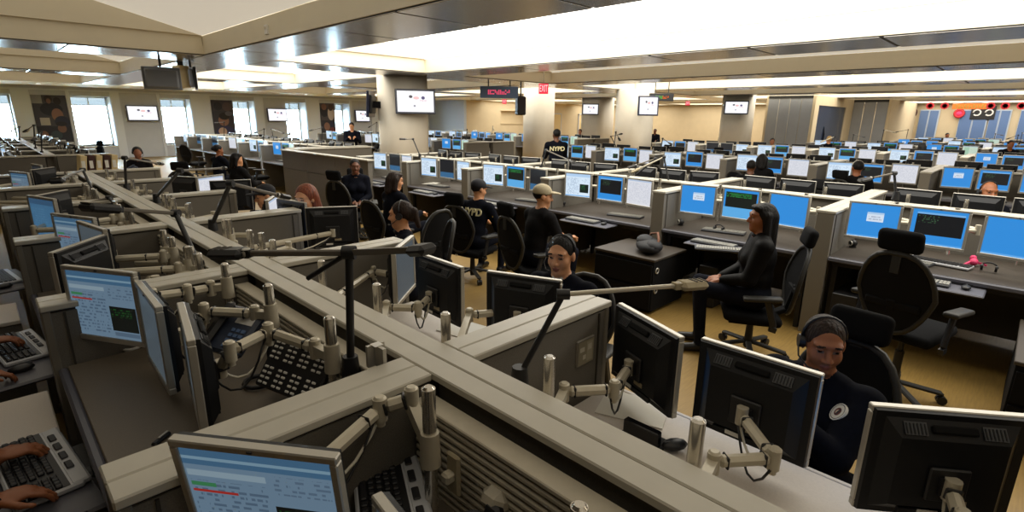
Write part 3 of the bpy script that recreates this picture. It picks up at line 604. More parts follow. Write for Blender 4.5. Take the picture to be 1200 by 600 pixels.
def arm(label, pole, pts, pz=(.8, 1.17), fine=True, group=None, pr=.018, clz=None):
    """pole (x, y), then joints from the clamp to the monitor's plate"""
    r_ = root('monitor_mount', label, 'monitor arm', TR((0, 0, 0)), group); n = 12 if fine else 8
    pts = [Vector(q) for q in pts]; z0 = clz or pts[0].z
    px, py = pole
    ob('pole', MB().cyl((px, py, pz[0]), (px, py, pz[1]), pr, None, n).cyl((px, py, pz[1]), (px, py, pz[1] + .006), pr * .9, pr * .6, n).mesh('pole', ['chrome']), r_)
    c = MB().cyl((px, py, z0 - .05), (px, py, z0 + .045), pr * 1.55, pr * 1.35, n)
    d = pts[0] - Vector((px, py, z0)); c.bar((px, py, z0), pts[0] - Vector((0, 0, .02 if clz else 0)), .03, .03)
    ob('clamp', c.mesh('clamp', ['arm']), r_)
    for i in range(len(pts) - 1):
        a, b = pts[i], pts[i + 1]; dv = (b - a).normalized(); L = (b - a).length
        j = MB().cyl(a - Vector((0, 0, .034)), a + Vector((0, 0, .030)), .019, None, n).cyl(a + Vector((0, 0, .030)), a + Vector((0, 0, .036)), .017, .012, n)
        if i: j.cyl(a - Vector((0, 0, .05)), a - Vector((0, 0, .034)), .012, None, n)
        ob('joint', j.mesh('joint', ['arm']), r_)
        s = MB().bar(a + dv * .014, b - dv * .014, .034, .036, 0, .011)
        ob('forearm' if i == 0 else 'upper_arm', s.mesh('forearm', ['arm']), r_)
        if fine:
            for f in (.18, .8): ob('cable_tie', MB().bar(a + dv * L * f, a + dv * (L * f + .008), .038, .040, 0, .012).mesh('cable_tie', ['black']), r_)
    e = pts[-1]; j = MB().cyl(e - Vector((0, 0, .03)), e + Vector((0, 0, .03)), .019, None, n)
    ob('wrist', j.mesh('wrist', ['arm']), r_)
    if fine and len(pts) > 2:
        a, b = pts[1], pts[-1]; mid = (a + b) / 2 - Vector((0, 0, .11))
        c = [a.lerp(b, t) + Vector((.01, .01, -.30 * t * (1 - t) - .02)) for t in (0, .15, .35, .55, .75, .9, 1)]
        ob('cable', MB().tube(c, .0045, 6).mesh('cable', ['cable_white']), r_, None, 'pale looping cable')
        c = [a.lerp(b, t) + Vector((-.02, 0, -.42 * t * (1 - t) - .03)) for t in (0, .15, .35, .55, .75, .9, 1)]
        ob('cable', MB().tube(c, .004, 6).mesh('cable', ['black']), r_)
    return r_
def mon_arm(p, rz, scr, label, pole, elbow=None, zc=None, lod=0, pz=(.8, 1.17), tilt=0., mid=None, alabel=None, sc=1., first=None, clz=None):
    monitor(p, rz, scr, label, lod, None, tilt, sc)
    e = mback(p, rz); zc = zc or e.z; s = 1 if p[0] > pole[0] else -1
    if first is None: first = Vector((pole[0] + s * .05, pole[1], zc))
    if elbow is None:
        d = e - first; elbow = first + d * .5 + Vector((-d.y, d.x, 0)) * .45; elbow.z = zc
    pts = [first] + ([mid] if mid is not None else []) + [Vector(elbow), e]
    arm(alabel or ('jointed beige arm holding the ' + label.split(',')[0])[:110], pole, pts, pz, lod == 0, clz=clz)
# --- the nearest right-hand bay, backs towards the camera
mon_arm((1.73, .95, .945), R(68), 'scr_dialog', 'black monitor back with silver rim, farthest of three on the near pale desk', (1.085, .91), P(720, 456, .93), .93, first=P(661, 459, .93), alabel='jointed beige arm reaching from behind the cap to the tilted monitor back', mid=None)
mon_arm((1.70, .53, .95), R(90), 'scr_terminal', 'black monitor back in front of the woman with the round badge', (1.085, .45), P(907, 537, .91), .91, first=P(836, 541, .91), alabel='jointed beige arm behind the monitor in front of the woman with the badge')
mon_arm((1.72, .05, .95), R(127), 'scr_blue', 'black monitor back cut by the lower right corner', (1.085, -.05), P(1127, 612, .9), .92, alabel='beige arm at the lower right corner of the photo')
# --- second right-hand bay: the man with the open collar
mon_arm((1.64, 2.14, .96), R(88), 'scr_doc', 'black monitor back left of the man with the headset, tall in view', (1.085, 1.86), P(490, 361, .93), .93, first=P(453, 360, .93), alabel='beige arm with looped cable behind the monitor left of the man')
mon_arm((1.77, 1.66, .955), R(112), 'scr_terminal', 'black monitor back directly in front of the man with the headset', (1.085, 1.40), P(597, 365, .91), .91, first=P(550, 369, .91), alabel='beige arm behind the monitor in front of the man with the headset')
mon_arm((1.62, 2.45, 1.0), R(40), 'scr_dim', 'silver edged monitor turned sideways beside the narrow pale screen of the second right bay', (1.085, 2.36), P(437, 318, .97), .97, alabel='beige arm with hanging cable holding the sideways monitor')
# --- third right-hand bay
for (px, py, z, rot, scr, lb, pole) in ((390, 266, 1.0, 152, 'scr_terminal', 'wide black monitor back below the red-haired woman', 2.95), (345, 257, 1.0, 100, 'scr_doc', 'black monitor back left of the wide one below the red-haired woman', 3.3), (322, 253, 1.02, 57, 'scr_plain', 'monitor seen edge-on with silver rim left of the red-haired woman', 3.75)):
    q = P(px, py, z); mon_arm(q, R(rot), scr, lb, (1.085, pole), alabel='beige arm behind the ' + lb.split(' below')[0].split(' left')[0] + ' near the red-haired woman')
# --- fourth right-hand bay
for (px, py, z, rot, scr, lb, pole) in ((272, 229, 1.02, 160, 'scr_terminal', 'dark monitor back left of the person in the dark cap', 4.6), (221, 224, 1.02, 118, 'scr_doc', 'small dark monitor back farther along beside the pale silver screen', 5.3), (249, 223, 1.03, 31, 'scr_plain', 'pale silver-framed monitor glimpsed between two dark monitor backs', 5.0)):
    q = P(px, py, z); mon_arm(q, R(rot), scr, lb, (1.085, pole), lod=1, alabel='beige arm of the ' + lb.split(' left')[0].split(' farther')[0].split(' glimpsed')[0] + ' in the fourth right bay')
# --- nearest left-hand bays
mon_arm(P(309, 594, 1.075), R(-54), 'scr_cad', 'silver monitor showing a grey-blue form, cut by the bottom edge', (.70, PX(502, 455, .70).y), Vector((.64, 1.115, 1.10)), 1.1, tilt=R(7), first=Vector((.71, 1.07, 1.12)), alabel='beige jointed arm and chrome pole beside the bottom-edge monitor', pz=(.8, 1.19), sc=.93, clz=1.02)
mon_arm((.42, .63, .955), R(-97), 'scr_cad', 'silver monitor corner at the bottom edge beside the keyboard', (.70, PX(681, 558, .70).y), (.60, .60, .93), .93, alabel='beige arm at the bottom edge below the grey desk speaker', pz=(.8, 1.13))
mon_arm(P(121, 359, 1.11), R(-60), 'scr_cad', 'silver monitor with grey-blue form and dark map, left foreground', (.70, PX(263, 310, .70).y), Vector((.41, 2.46, 1.125)), 1.04, first=Vector((.64, 2.52, 1.096)), alabel='beige jointed arm reaching left to the dark map monitor', mid=Vector((.54, 2.48, 1.11)), pz=(.86, 1.2), sc=.95)
mon_arm(P(178, 393, 1.07), R(-92), 'scr_dim', 'monitor seen almost edge-on right of the dark map monitor', (.70, PX(314, 335, .70).y), Vector((.52, 2.18, 1.11)), 1.02, first=Vector((.66, 2.05, 1.10)), alabel='beige jointed arm behind the edge-on monitor', pz=(.86, 1.22))
mon_arm(P(222, 430, 1.06), R(-100), 'scr_dim', 'monitor seen edge-on with thick black back, over the bare desk', (.70, PX(386, 374, .70).y), Vector((.47, 1.735, 1.11)), 1.02, first=Vector((.69, 1.60, 1.096)), alabel='beige jointed arm above the button console', mid=Vector((.62, 1.81, 1.11)), pz=(.86, 1.23))
for (px, py, z, rot, scr, lb, pole, lod) in ((90, 284, 1.10, -66, 'scr_cad', 'grey-blue form monitor in the third left bay, taller of two', 3.4, 0), (111, 297, 1.09, -80, 'scr_dim', 'dark screen monitor just right of the taller form monitor', 3.1, 0), (97, 322, 1.07, 232, 'scr_cad', 'monitor showing its slotted back behind the dark map monitor', 2.9, 0),
        (52, 257, 1.10, -72, 'scr_bluegrey', 'blue screened monitor in the fourth left bay', 4.9, 1), (62, 250, 1.08, 232, 'scr_cad', 'black monitor back beside the blue screened monitor', 4.6, 1),
        (25, 219, 1.05, -70, 'scr_cad', 'pale monitor in the fifth left bay by the photo edge', 6.4, 1), (52, 213, 1.03, 232, 'scr_cad', 'black monitor back in the fifth left bay', 6.1, 1), (45, 208, 1.05, -80, 'scr_off', 'dim monitor behind the black back in the fifth left bay', 6.6, 1)):
    q = P(px, py, z); mon_arm(q, R(rot), scr, lb, (.70, pole), lod=lod, alabel='beige arm serving the ' + lb.split(' in the')[0].split(' behind')[0].split(' just')[0][:60] + ' at left')
# --- generic stations: rows two to seven, both sides
TRIPLES = [('scr_dialog', 'scr_terminal', 'scr_blue'), ('scr_doc', 'scr_terminal', 'scr_plain'), ('scr_doc', 'scr_green', 'scr_plain'), ('scr_dialog', 'scr_green', 'scr_greenish'), ('scr_plain', 'scr_doc', 'scr_blue'), ('scr_off', 'scr_off', 'scr_doc')]
NEAR = {0: ('scr_dialog', 'scr_terminal', 'scr_blue'), 1: ('scr_dialog', 'scr_green', 'scr_blue'), 2: ('scr_doc', 'scr_terminal', 'scr_plain'), 3: ('scr_doc', 'scr_green', 'scr_off'), 4: ('scr_doc', 'scr_off', 'scr_doc'), 5: ('scr_doc', 'scr_off', 'scr_plain')}
LOOK = {'scr_dialog': 'blue screen with pale dialog box', 'scr_terminal': 'blue screen with black terminal window', 'scr_blue': 'plain blue screen', 'scr_doc': 'white form screen with dark box', 'scr_plain': 'plain white screen', 'scr_green': 'blue screen with green-lined terminal', 'scr_greenish': 'pale greenish screen', 'scr_off': 'dark screen'}
BACK = 'black monitor back'
gen = []
def occupied(x, y): return (4.0 > 0) and ((x > 21 and 5.4 < y < 9.6) or math.hypot(x - 14.4, y - 12.95) < .9 or math.hypot(x - 8.05, y - 11.95) < 1 or math.hypot(x - 15.95, y - 10) < .9 or math.hypot(x - 21.9, y - 8.95) < 1 or math.hypot(x - 21.6, y - 15.6) < 1.3)
PLACE = ('left', 'middle', 'right')
STN = []
for k in range(7):
    for blk, ys in ((0, (Y2 if k < 4 else (Y2[:4] if k > 4 else Y2[:5]))), (1, YBK)):
        if (k == 0 and blk == 0) or (blk == 1 and k > 3): continue
        for i in range(len(ys) - 1):
            a, b = ys[i], ys[i + 1]; yc = (a + b) / 2
            for s in (-1, 1):
                xm = RX[k] + s * (.68 if k else .5)
                if not seen((xm, yc, 1.0), 70) or occupied(RX[k] + s, yc): continue
                STN.append((k, blk, i, s, a, b, yc))
def place_words(k, blk, i, s):
    return '%s station, %s, %s row' % (ORD[i + 1], ('near side' if s < 0 else 'far side'), ORD[k + 1]) + (' past aisle' if blk else '')
def frame_px(c): return proj(c)
for (k, blk, i, s, a, b, yc) in STN:
    tr = NEAR[i] if (k == 1 and blk == 0 and s < 0) else TRIPLES[rng.randrange(6)]
    hx = .85 if k == 0 else 1.02
    for q in range(3):
        off = (.44, .0, -.46)[q] + (.06 if k == 1 else 0) + rng.uniform(-.02, .02)
        if s > 0: off = -off
        x = RX[k] + s * (.68 if k else .5) + s * (.04 if q != 1 else 0); z = 1.03 if k == 1 else 1.03 + rng.uniform(-.02, .03)
        yaw = (R(-90) if s < 0 else R(90)) + R((9, 0, -9)[q]) + R(rng.uniform(-3, 3))
        p = Vector((x, yc + off, z))
        if not seen(p, 30): continue
        gen.append((proj(p)[2], p, yaw, tr[q], k, blk, i, s, q))
gen.sort(key=lambda t: t[0])
NBUD = 270; far = {}
LAT = {'scr_dialog': 0}
for n, (dep, p, yaw, scr, k, blk, i, s, q) in enumerate(gen):
    lod = 0 if (k == 1 and blk == 0 and s < 0) else (1 if dep < 9.5 else 2)
    if n < NBUD:
        lb = (LOOK[scr] if s < 0 else BACK) + ', ' + PLACE[q] + ' at ' + place_words(k, blk, i, s)
        monitor(p, yaw, scr, lb, lod, 'monitors in the %s desk row%s' % (ORD[k + 1], ' beyond the aisle' if blk else ''))
    else: far.setdefault(scr, []).append((p, yaw))
if far:
    B = MB(); names = ['silver', 'shell'] + sorted(far); w, h = MW / 2, MH / 2
    for scr, L in far.items():
        for p, yaw in L:
            B.T = TR(p, yaw); B.box((0, .008, 0), (MW, .024, MH), 0).box((0, .04, 0), (MW * .8, .05, MH * .75), 1)
            B.quad((-w + .016, -.0045, -h + .024), (w - .016, -.0045, -h + .024), (w - .016, -.0045, h - .016), (-w + .016, -.0045, h - .016), names.index(scr)); B.box((0, .08, -.17), (.04, .04, .3), 1)
    B.T = None; o = ob('distant_monitors', B.mesh('distant_monitors', names)); o['kind'] = 'stuff'; o['label'] = 'mass of small lit monitors in the farthest desk rows'; o['category'] = 'monitors'
print('monitors', len(gen), 'stations', len(STN))
# desks, arms, keyboards for those stations
kbm = MB().box((0, 0, .011), (.42, .15, .02), 0, None, .005)
for rr in range(5):
    for cc in range(15): kbm.box((-.19 + cc * .0225 + rr * .002, -.055 + rr * .0225, .024), (.018, .018, .008), 1)
for rr in range(5):
    for cc in range(3): kbm.box((.155 + cc * .021, -.055 + rr * .0225, .024), (.017, .018, .008), 1)
KB = kbm.mesh('keyboard', ['kb_silver', 'key'])
KB_B = MB(); KB_B.v, KB_B.f, KB_B.m, KB_B.sm = kbm.v, kbm.f, kbm.m, kbm.sm; KB_B = KB_B.mesh('keyboard', ['shell_grey', 'key_grey'])
traym = MB().box((0, 0, 0), (.66, .26, .02), 0, None, .008).mesh('tray', ['desk_edge'])
mousem = MB().ball((0, 0, .014), (.03, .05, .018), 0, 10, 6).box((0, .03, .028), (.004, .02, .006), 1).mesh('mouse', ['black', 'shell_grey'])
armm = MB().cyl((0, 0, -.28), (0, 0, .12), .018, None, 8, 1).cyl((0, 0, -.06), (0, 0, .02), .027, None, 8, 0).bar((0, 0, -.02), (.16, -.14, -.02), .032, .034, 0, .01).cyl((.16, -.14, -.06), (.16, -.14, .02), .02, None, 8, 0).bar((.16, -.14, -.03), (.02, -.20, -.03), .032, .034, 0, .01).mesh('monitor_mount', ['arm', 'chrome'])
na = 0
for i in range(2, 6):
    for s in (-1, 1):
        for q, f in enumerate((.3, .68)):
            y = Y1[i] + f * (Y1[i + 1] - Y1[i]) + .05 * s
            o = ob('monitor_mount', armm, None, TR((RX[0] + s * .20, y, 1.05), R(-90 if s < 0 else 90) + (q - .5) * .8)); thing(o, '%s spare folded beige mount in the %s %s bay of the foreground partition' % (('nearer', 'farther')[q], ORD[i + 1], 'left' if s < 0 else 'right'), 'monitor arm')
for (k, blk, i, s, a, b, yc) in STN:
    dep = proj((RX[k], yc, 1))[2]; xc = RX[k]; hx = .84 if k == 0 else 1.02; pw = place_words(k, blk, i, s)
    x0, x1 = (xc - hx, xc - .06) if s < 0 else (xc + .06, xc + hx)
    desk('dark brown desk, ' + pw, x0, x1, a + .07, b - .07, .73, 'desk_dark' if k else 'desk', s, legs=dep < 12)
    if dep < 14:
        for q in range(3):
            off = (.42, 0, -.44)[q] * -s; na += 1
            o = ob('monitor_mount', armm, None, TR((xc + s * .36, yc + off, 1.05), R(-90) if s < 0 else R(90))); thing(o, 'short beige arm, %s at %s' % (PLACE[q], pw), 'monitor arm', 'monitor arms in the %s desk row' % ORD[k + 1])
    if s < 0 and dep < 13 and k:
        r_ = root('keyboard_tray', 'pull-out keyboard tray, ' + pw, 'tray', TR((xc - 1.12, yc + .02, .672), R(-90)))
        ob('tray', traym, r_); ob('slide', MB().box((0, .16, .02), (.5, .12, .018)).mesh('slide', ['black']), r_)
        o = ob('keyboard', KB_B, None, TR((xc - 1.12, yc + .1, .683), R(-90))); thing(o, 'grey keyboard on tray, ' + pw, 'keyboard', 'keyboards in the middle rows')
        o = ob('mouse', mousem, None, TR((xc - 1.12, yc - .2, .683), R(-90))); thing(o, 'black mouse on tray, ' + pw, 'mouse', 'mice in the middle rows')
    if s < 0 and k and dep < 20:
        for q in range(2):
            if rng.random() < .6:
                o = ob('keyboard', KB_B, None, TR((xc - .72, yc + rng.uniform(-.3, .3), .731), R(-90 + rng.uniform(-12, 12)))); thing(o, 'spare keyboard on worktop, ' + pw, 'keyboard', 'keyboards lying on the worktops'); break
# ================================================================ CHAIRS
def chair_meshes():
    d = {}; s = .92
    loop = []
    for k in range(22):
        a = 2 * PI * k / 22; z = .76 + .29 * math.sin(a); wv = .235 * (1 - .30 * max(0, -(math.sin(a)))) * (1 - .08 * max(0, math.sin(a)))
        y = wv * math.copysign(abs(math.cos(a)) ** .7, math.cos(a)); x = -.235 - .16 * (z - .5) + .06 * (1 - (y / .235) ** 2) * -.6
        loop.append(Vector((x, y, z)) * s)
    d['back_frame'] = MB().tube(loop, .017, 6, 0, True).mesh('back_frame', ['chair_frame'])
    b = MB(); c = sum(loop, Vector()) / len(loop) + Vector((-.02, 0, 0)); n = len(loop)
    ring = [c.lerp(p, .55) + Vector((-.008, 0, 0)) for p in loop]
    for off, fl in ((.004, 1), (-.004, 0)):
        vs = [c + Vector((off, 0, 0))] + [p + Vector((off, 0, 0)) for p in ring] + [p + Vector((off, 0, 0)) for p in loop]
        fs = [(0, 1 + i, 1 + (i + 1) % n) for i in range(n)] + [(1 + i, 1 + n + i, 1 + n + (i + 1) % n, 1 + (i + 1) % n) for i in range(n)]
        if fl: fs = [tuple(reversed(f)) for f in fs]
        b._add(vs, fs, 0, True, False)
    d['backrest'] = b.mesh('backrest', ['mesh_fabric'])
    d['seat'] = MB().rbox(Vector((.02, 0, .44)) * s, (.46 * s, .48 * s, .075), .034, 0, Matrix.Rotation(R(-3), 3, 'Y')).box(Vector((.02, 0, .40)) * s, (.36 * s, .38 * s, .03), 0).mesh('seat', ['cushion'])
    d['headrest'] = MB().rbox((0, 0, 0), (.07, .25, .14), .033, 0, Matrix.Rotation(R(-12), 3, 'Y')).mesh('headrest', ['cushion'])
    d['headrest_stem'] = MB().bar(Vector((-.33, 0, .98)), Vector((-.33, 0, .84)), .05, .015).mesh('headrest_stem', ['chair_frame'])
    d['armrest'] = MB().rbox(Vector((-.02, 0, .655)) * s, (.27, .085, .034), .015, 0, Matrix.Rotation(R(4), 3, 'Y')).mesh('armrest', ['chair_frame'])
    d['arm_support'] = MB().bar(Vector((-.06, 0, .65)) * s, Vector((-.13, 0, .42)) * s, .03, .05, 0, .01).bar(Vector((-.13, 0, .42)) * s, Vector((-.12, -.0, .38)) * s, .03, .05).mesh('arm_support', ['black'])
    d['back_bracket'] = MB().bar(Vector((-.04, 0, .38)) * s, Vector((-.26, 0, .50)) * s, .10, .035, 0, .01).bar(Vector((-.26, 0, .50)) * s, Vector((-.31, 0, .72)) * s, .06, .03, 0, .01).bar(Vector((-.30, -.17, .68)) * s, Vector((-.30, .17, .68)) * s, .03, .05, 0, .01).mesh('back_bracket', ['black_matte'])
    d['tag'] = MB().box(Vector((-.21, .09, .405)) * s, (.006, .035, .018)).mesh('tag', ['white'])
    d['gas_column'] = MB().cyl((0, 0, .10), (0, 0, .24), .028, None, 10).cyl((0, 0, .24), (0, 0, .37), .018, None, 10).box((0, 0, .36), (.24, .2, .05), 0, None, .015).mesh('gas_column', ['black'])
    d['base_hub'] = MB().cyl((0, 0, .07), (0, 0, .26), .034, .026, 10).mesh('base_hub', ['black'])
    d['base_leg'] = MB().bar((.03, 0, .11), (.285, 0, .075), .045, .026, 0, .008).mesh('base_leg', ['chair_frame'])
    d['caster'] = MB().cyl((.285, -.024, .03), (.285, -.006, .03), .03, None, 10).cyl((.285, .006, .03), (.285, .024, .03), .03, None, 10).cyl((.285, 0, .03), (.285, 0, .075), .01, None, 6).mesh('caster', ['black'])
    return d
CM = chair_meshes()
def chair(x, y, yaw, label, head=False, z=0., group=None):
    r_ = root('office_chair', label, 'chair', TR((x, y, 0), yaw), group)
    up = TR((0, 0, z))
    for k in ('back_frame', 'backrest', 'seat', 'back_bracket', 'tag'): ob(k, CM[k], r_, up)
    for sg in (-1, 1):
        ob('armrest', CM['armrest'], r_, TR((0, sg * .27, z))); ob('arm_support', CM['arm_support'], r_, TR((0, sg * .262, z)))
    ob('gas_column', CM['gas_column'], r_, up)
    ob('base_hub', CM['base_hub'], r_)
    for q in range(5):
        l = ob('base_leg', CM['base_leg'], r_, Matrix.Rotation(q * 2 * PI / 5 + .3, 4, 'Z')); ob('caster', CM['caster'], l)
    if head: ob('headrest_stem', CM['headrest_stem'], r_, up); ob('headrest', CM['headrest'], r_, TR((-.325, 0, 1.045 + z)))
    return r_
chair(4.24, .43, R(-14), 'empty black mesh chair with headrest at the right, back to the camera', True, .10)
chair(2.58, 3.72, R(150), 'black mesh chair of the woman with the ponytail, seen from behind')
chair(3.05, 4.35, R(100), 'empty dark high-backed chair in the aisle behind the ponytail woman')
chair(3.75, 7.0, R(20), 'empty chair with grey ring back beside the seated woman officer', True)
chair(2.35, 9.9, R(70), 'empty chair with headrest standing at the cross aisle by the window wall', True)
chair(1.75, 11.3, R(-60), 'dark chair with headrest near the far end of the foreground partition', True)
# ================================================================ LAMPS
def lamp(label, base, joint, head, tail=None, th=.012, dark=True, hs=1., strut=None):
    base, joint, head = Vector(base), Vector(joint), Vector(head); mt = 'black' if dark else 'arm'
    r_ = root('task_lamp', label, 'lamp', TR((0, 0, 0)))
    ob('base', MB().cyl(base - Vector((0, 0, .05)), base + Vector((0, 0, .03)), .032, .024, 10).mesh('base', ['black']), r_)
    ob('post', MB().cyl(base, joint, th, None, 8).mesh('post', ['black']), r_)
    ob('knuckle', MB().ball(joint, th * 1.6, 0, 10, 6).cyl(joint + Vector((-.014, .014, 0)), joint + Vector((.014, -.014, 0)), th * 1.7, None, 12).mesh('knuckle', ['black']), r_)
    d = (head - joint).normalized()
    hb = head - d * .10 * hs
    ob('boom', MB().bar(joint, hb, th * 1.3, th * 1.5, 0, .004).mesh('boom', ['arm_dark' if dark else 'arm']), r_)
    ob('hinge', MB().ball(hb, th * 1.5, 0, 8, 5).mesh('hinge', ['silver']), r_)
    hd = MB().bar(hb, head + d * .03, .075 * hs, .034 * hs, 0, .014).bar(hb + d * .01, hb - d * .02, .03 * hs, .025 * hs)
    for k in range(3): hd.bar(head + d * (-.03 + k * .022) + Vector((0, 0, .016 * hs)), head + d * (-.02 + k * .022) + Vector((0, 0, .016 * hs)), .045 * hs, .006, 1)
    ob('lamp_head', hd.mesh('lamp_head', ['black' if dark else 'cap_cloth', 'gap']), r_)
    if tail is not None:
        tail = Vector(tail); ob('second_boom', MB().bar(joint, tail, th, th * 1.4).mesh('second_boom', ['arm_dark']), r_)
        e = (tail - joint).normalized(); ob('second_head', MB().bar(tail, tail + e * .07, .07, .03, 0, .012).mesh('second_head', ['black']), r_)
    if strut is not None: ob('strut', MB().cyl(joint, strut, th * .7, None, 6).mesh('strut', ['black']), r_)
    return r_
lamp('tall black task lamp on the foreground partition with booms to both sides', PX(411, 427, .74), PX(409, 296, .76), PD(258, 297, 1.72), PD(483, 293, 1.45), .013, strut=PD(361, 326, 1.7))
lamp('blue-black lamp rod leaning right with beige slotted head over the aisle', PX(609, 440, 1.085), PD(660, 345, 1.62), PD(818, 333, 1.85), None, .010, False, .9)
lamp('black task lamp at the second left bay with its head hanging left', PX(234, 312, .75), PX(206, 250, .75), PX(106, 243, .35), None, .014, True, 1.3)
lamp('black task lamp in the fourth left bay with raised head', PX(153, 258, .75), PX(128, 232, .75), PX(68, 246, .4), None, .013)
lamp('black task lamp at the tip of the foreground partition', PX(113, 232, .78), PX(97, 199, .78), PX(66, 212, .3), None, .013)
lamp('grey task lamp on the right of the foreground partition, third bay', PX(249, 262, 1.08), PX(270, 215, 1.12), PX(335, 231, 1.6), None, .014, True, 1.)
lamp('dark task lamp farther along the foreground partition, fourth right bay', PX(183, 231, 1.05), PX(211, 200, 1.1), PX(262, 197, 1.9), None, .012)
lamp('dark task lamp standing before the wall television, thin upright post', PX(148, 219, 1.02), PX(146, 185, 1.02), PX(188, 192, 1.5), None, .012)
for (bp, jp, hp, x, lb) in (((784, 214), (778, 184), (742, 201), 6.05, 'lamp with round beige head above the second row, middle of photo'), ((1050, 228), (1048, 203), (1010, 211), 6.0, 'black upright lamp post beside the partition end near the dark-haired woman'), ((634, 196), (640, 176), (672, 190), 6.05, 'thin black lamp above the second row, left of the white-capped man'),
        ((742, 208), (768, 186), (738, 196), 6.4, 'folded lamp arm above the second row beside a blue screen'), ((492, 182), (484, 163), (470, 163), 5.9, 'dark lamp with round head against the big pillar'), ((322, 170), (318, 151), (332, 156), 6.2, 'thin lamp post standing before the window wall'),
        ((30, 196), (16, 172), (4, 173), 1.0, 'lamp with long boom at the far left window'), ((724, 176), (716, 160), (728, 157), 11.2, 'thin lamp against the second pillar')):
    b_ = PX(*bp, x); j_ = PX(*jp, x); h_ = PX(*hp, x - .25); lamp(lb, b_, j_, h_, None, .011, 'beige' not in lb, .9)
for n, (k, blk, i, s, a, b, yc) in enumerate(STN):
    if s < 0 and (k >= 2 or blk) and proj((RX[k], yc, 1))[2] < 24 and rng.random() < .55:
        x = RX[k] + rng.uniform(-.1, .1); y = yc + rng.uniform(-.6, .6); h = rng.uniform(.3, .5); dx = rng.choice((-1, 1)) * rng.uniform(.2, .4)
        lamp('thin task lamp above ' + place_words(k, blk, i, s), (x, y, 1.12), (x + .05, y, 1.12 + h), (x + .05 - .15, y + dx, 1.1 + h * rng.uniform(.5, 1)), None, .011, rng.random() < .7, .9)
# ================================================================ CABINETS, BAG, SMALL THINGS
def pedestal(label, x0, x1, y0, y1, h, mt='black_matte', top='desk_dark', ring=True):
    r_ = root('pedestal_cabinet', label, 'cabinet', TR((0, 0, 0)))
    bx('body', (x0 + .01, y0 + .01, .03), (x1, y1 - .01, h - .025), mt, r_, .004); bx('top', (x0, y0, h - .025), (x1, y1, h), top, r_, .004)
    for q in range(2):
        d = bx('drawer', (x0 - .008, y0 + .02, .05 + q * (h - .09) / 2), (x0 + .01, y1 - .02, .03 + (q + 1) * (h - .09) / 2), mt, r_, .003)
    if ring:
        for z in (h - .12, .24): ob('lock_ring', MB().tube([(x0 + .07 + .026 * math.cos(t * PI / 6), y0 + .004, z + .026 * math.sin(t * PI / 6)) for t in range(12)], .007, 5, 0, True).mesh('lock_ring', ['silver']), r_)
    return r_
pedestal('low black cabinet with brown top and a bag on it, in the aisle', 4.36, 5.0, 2.40, 3.10, .56)
pedestal('low black cabinet cut by the right edge beside the empty chair', 4.05, 5.0, -.78, -.12, .52)
p = Vector((4.62, 2.62, .56))
r_ = root('bag', 'slumped dark bag lying on the low black cabinet', 'bag', TR(p, R(40)))
ob('body', MB().ball((0, 0, .065), (.22, .13, .07), 0, 16, 10).ball((.06, .03, .10), (.13, .09, .06), 0, 14, 8).ball((-.10, -.02, .08), (.11, .09, .06), 0, 14, 8).mesh('body', ['bag']), r_)
ob('strap', MB().tube([(-.18, -.03, .04), (-.10, -.07, .15), (.02, -.08, .19), (.13, -.04, .16), (.20, 0, .05)], .012, 6).mesh('strap', ['brown_strap']), r_)
# low cabinets between the left-hand seats
pedestal('khaki topped low cabinet at the left edge between two keyboards', -.62, .045, 2.36, 2.82, .70, 'panel', 'desk_light', False)
pedestal('khaki topped low cabinet at the left edge beyond the second keyboard', -.62, .02, 3.95, 4.35, .70, 'panel', 'desk_light', False)
def place(mesh, name, p, rz, label, cat, group=None, rx=0): return thing(ob(name, mesh, None, TR(p, rz, rx)), label, cat, group)
def kbd(p, rz, label, mk='silver', fine=True):
    r_ = root('keyboard', label, 'keyboard', TR(p, rz))
    ob('body', MB().box((0, 0, .012), (.44, .17, .022), 0, None, .006).box((0, .078, .016), (.43, .05, .022), 0, Matrix.Rotation(R(6), 3, 'X'), .006).mesh('body', ['kb_silver' if mk == 'silver' else 'shell_grey']), r_)
    ob('key_bed', MB().box((0, -.012, .0235), (.425, .125, .003), 0).mesh('key_bed', ['black']), r_)
    k1 = bm('key', (.0175, .0175, .009), ['key' if mk != 'grey' else 'key_grey'], .003)
    for rr in range(5):
        for cc in range(19):
            if cc in (14,) or (cc > 14 and False): continue
            if rr == 0 and 4 < cc < 10:
                if cc == 5: ob('space_bar', bm('space_bar', (.10, .0175, .009), ['key'], .003), r_, TR((-.203 + 7 * .0222, -.062, .0285)))
                continue
            ob('key', k1, r_, TR((-.203 + cc * .0222 + (.004 * (rr % 3) if cc < 14 else .006), -.062 + rr * .0215, .0285)))
    for q in range(4): ob('media_key', bm('media_key', (.05, .02, .006), ['key'], .003), r_, TR((-.13 + q * .075, .072, .030)))
    return r_
def tray(p, rz, label, dims=(.60, .27)):
    r_ = root('keyboard_tray', label, 'tray', TR(p, rz)); ob('tray', MB().box((0, 0, -.01), (*dims, .02), 0, None, .009).mesh('tray', ['desk_edge']), r_)
    ob('slide', MB().box((0, dims[1] / 2 + .05, -.02), (.3, .16, .02)).cyl((0, dims[1] / 2 + .06, -.02), (0, dims[1] / 2 + .06, -.09), .03).mesh('slide', ['black']), r_)
    return r_
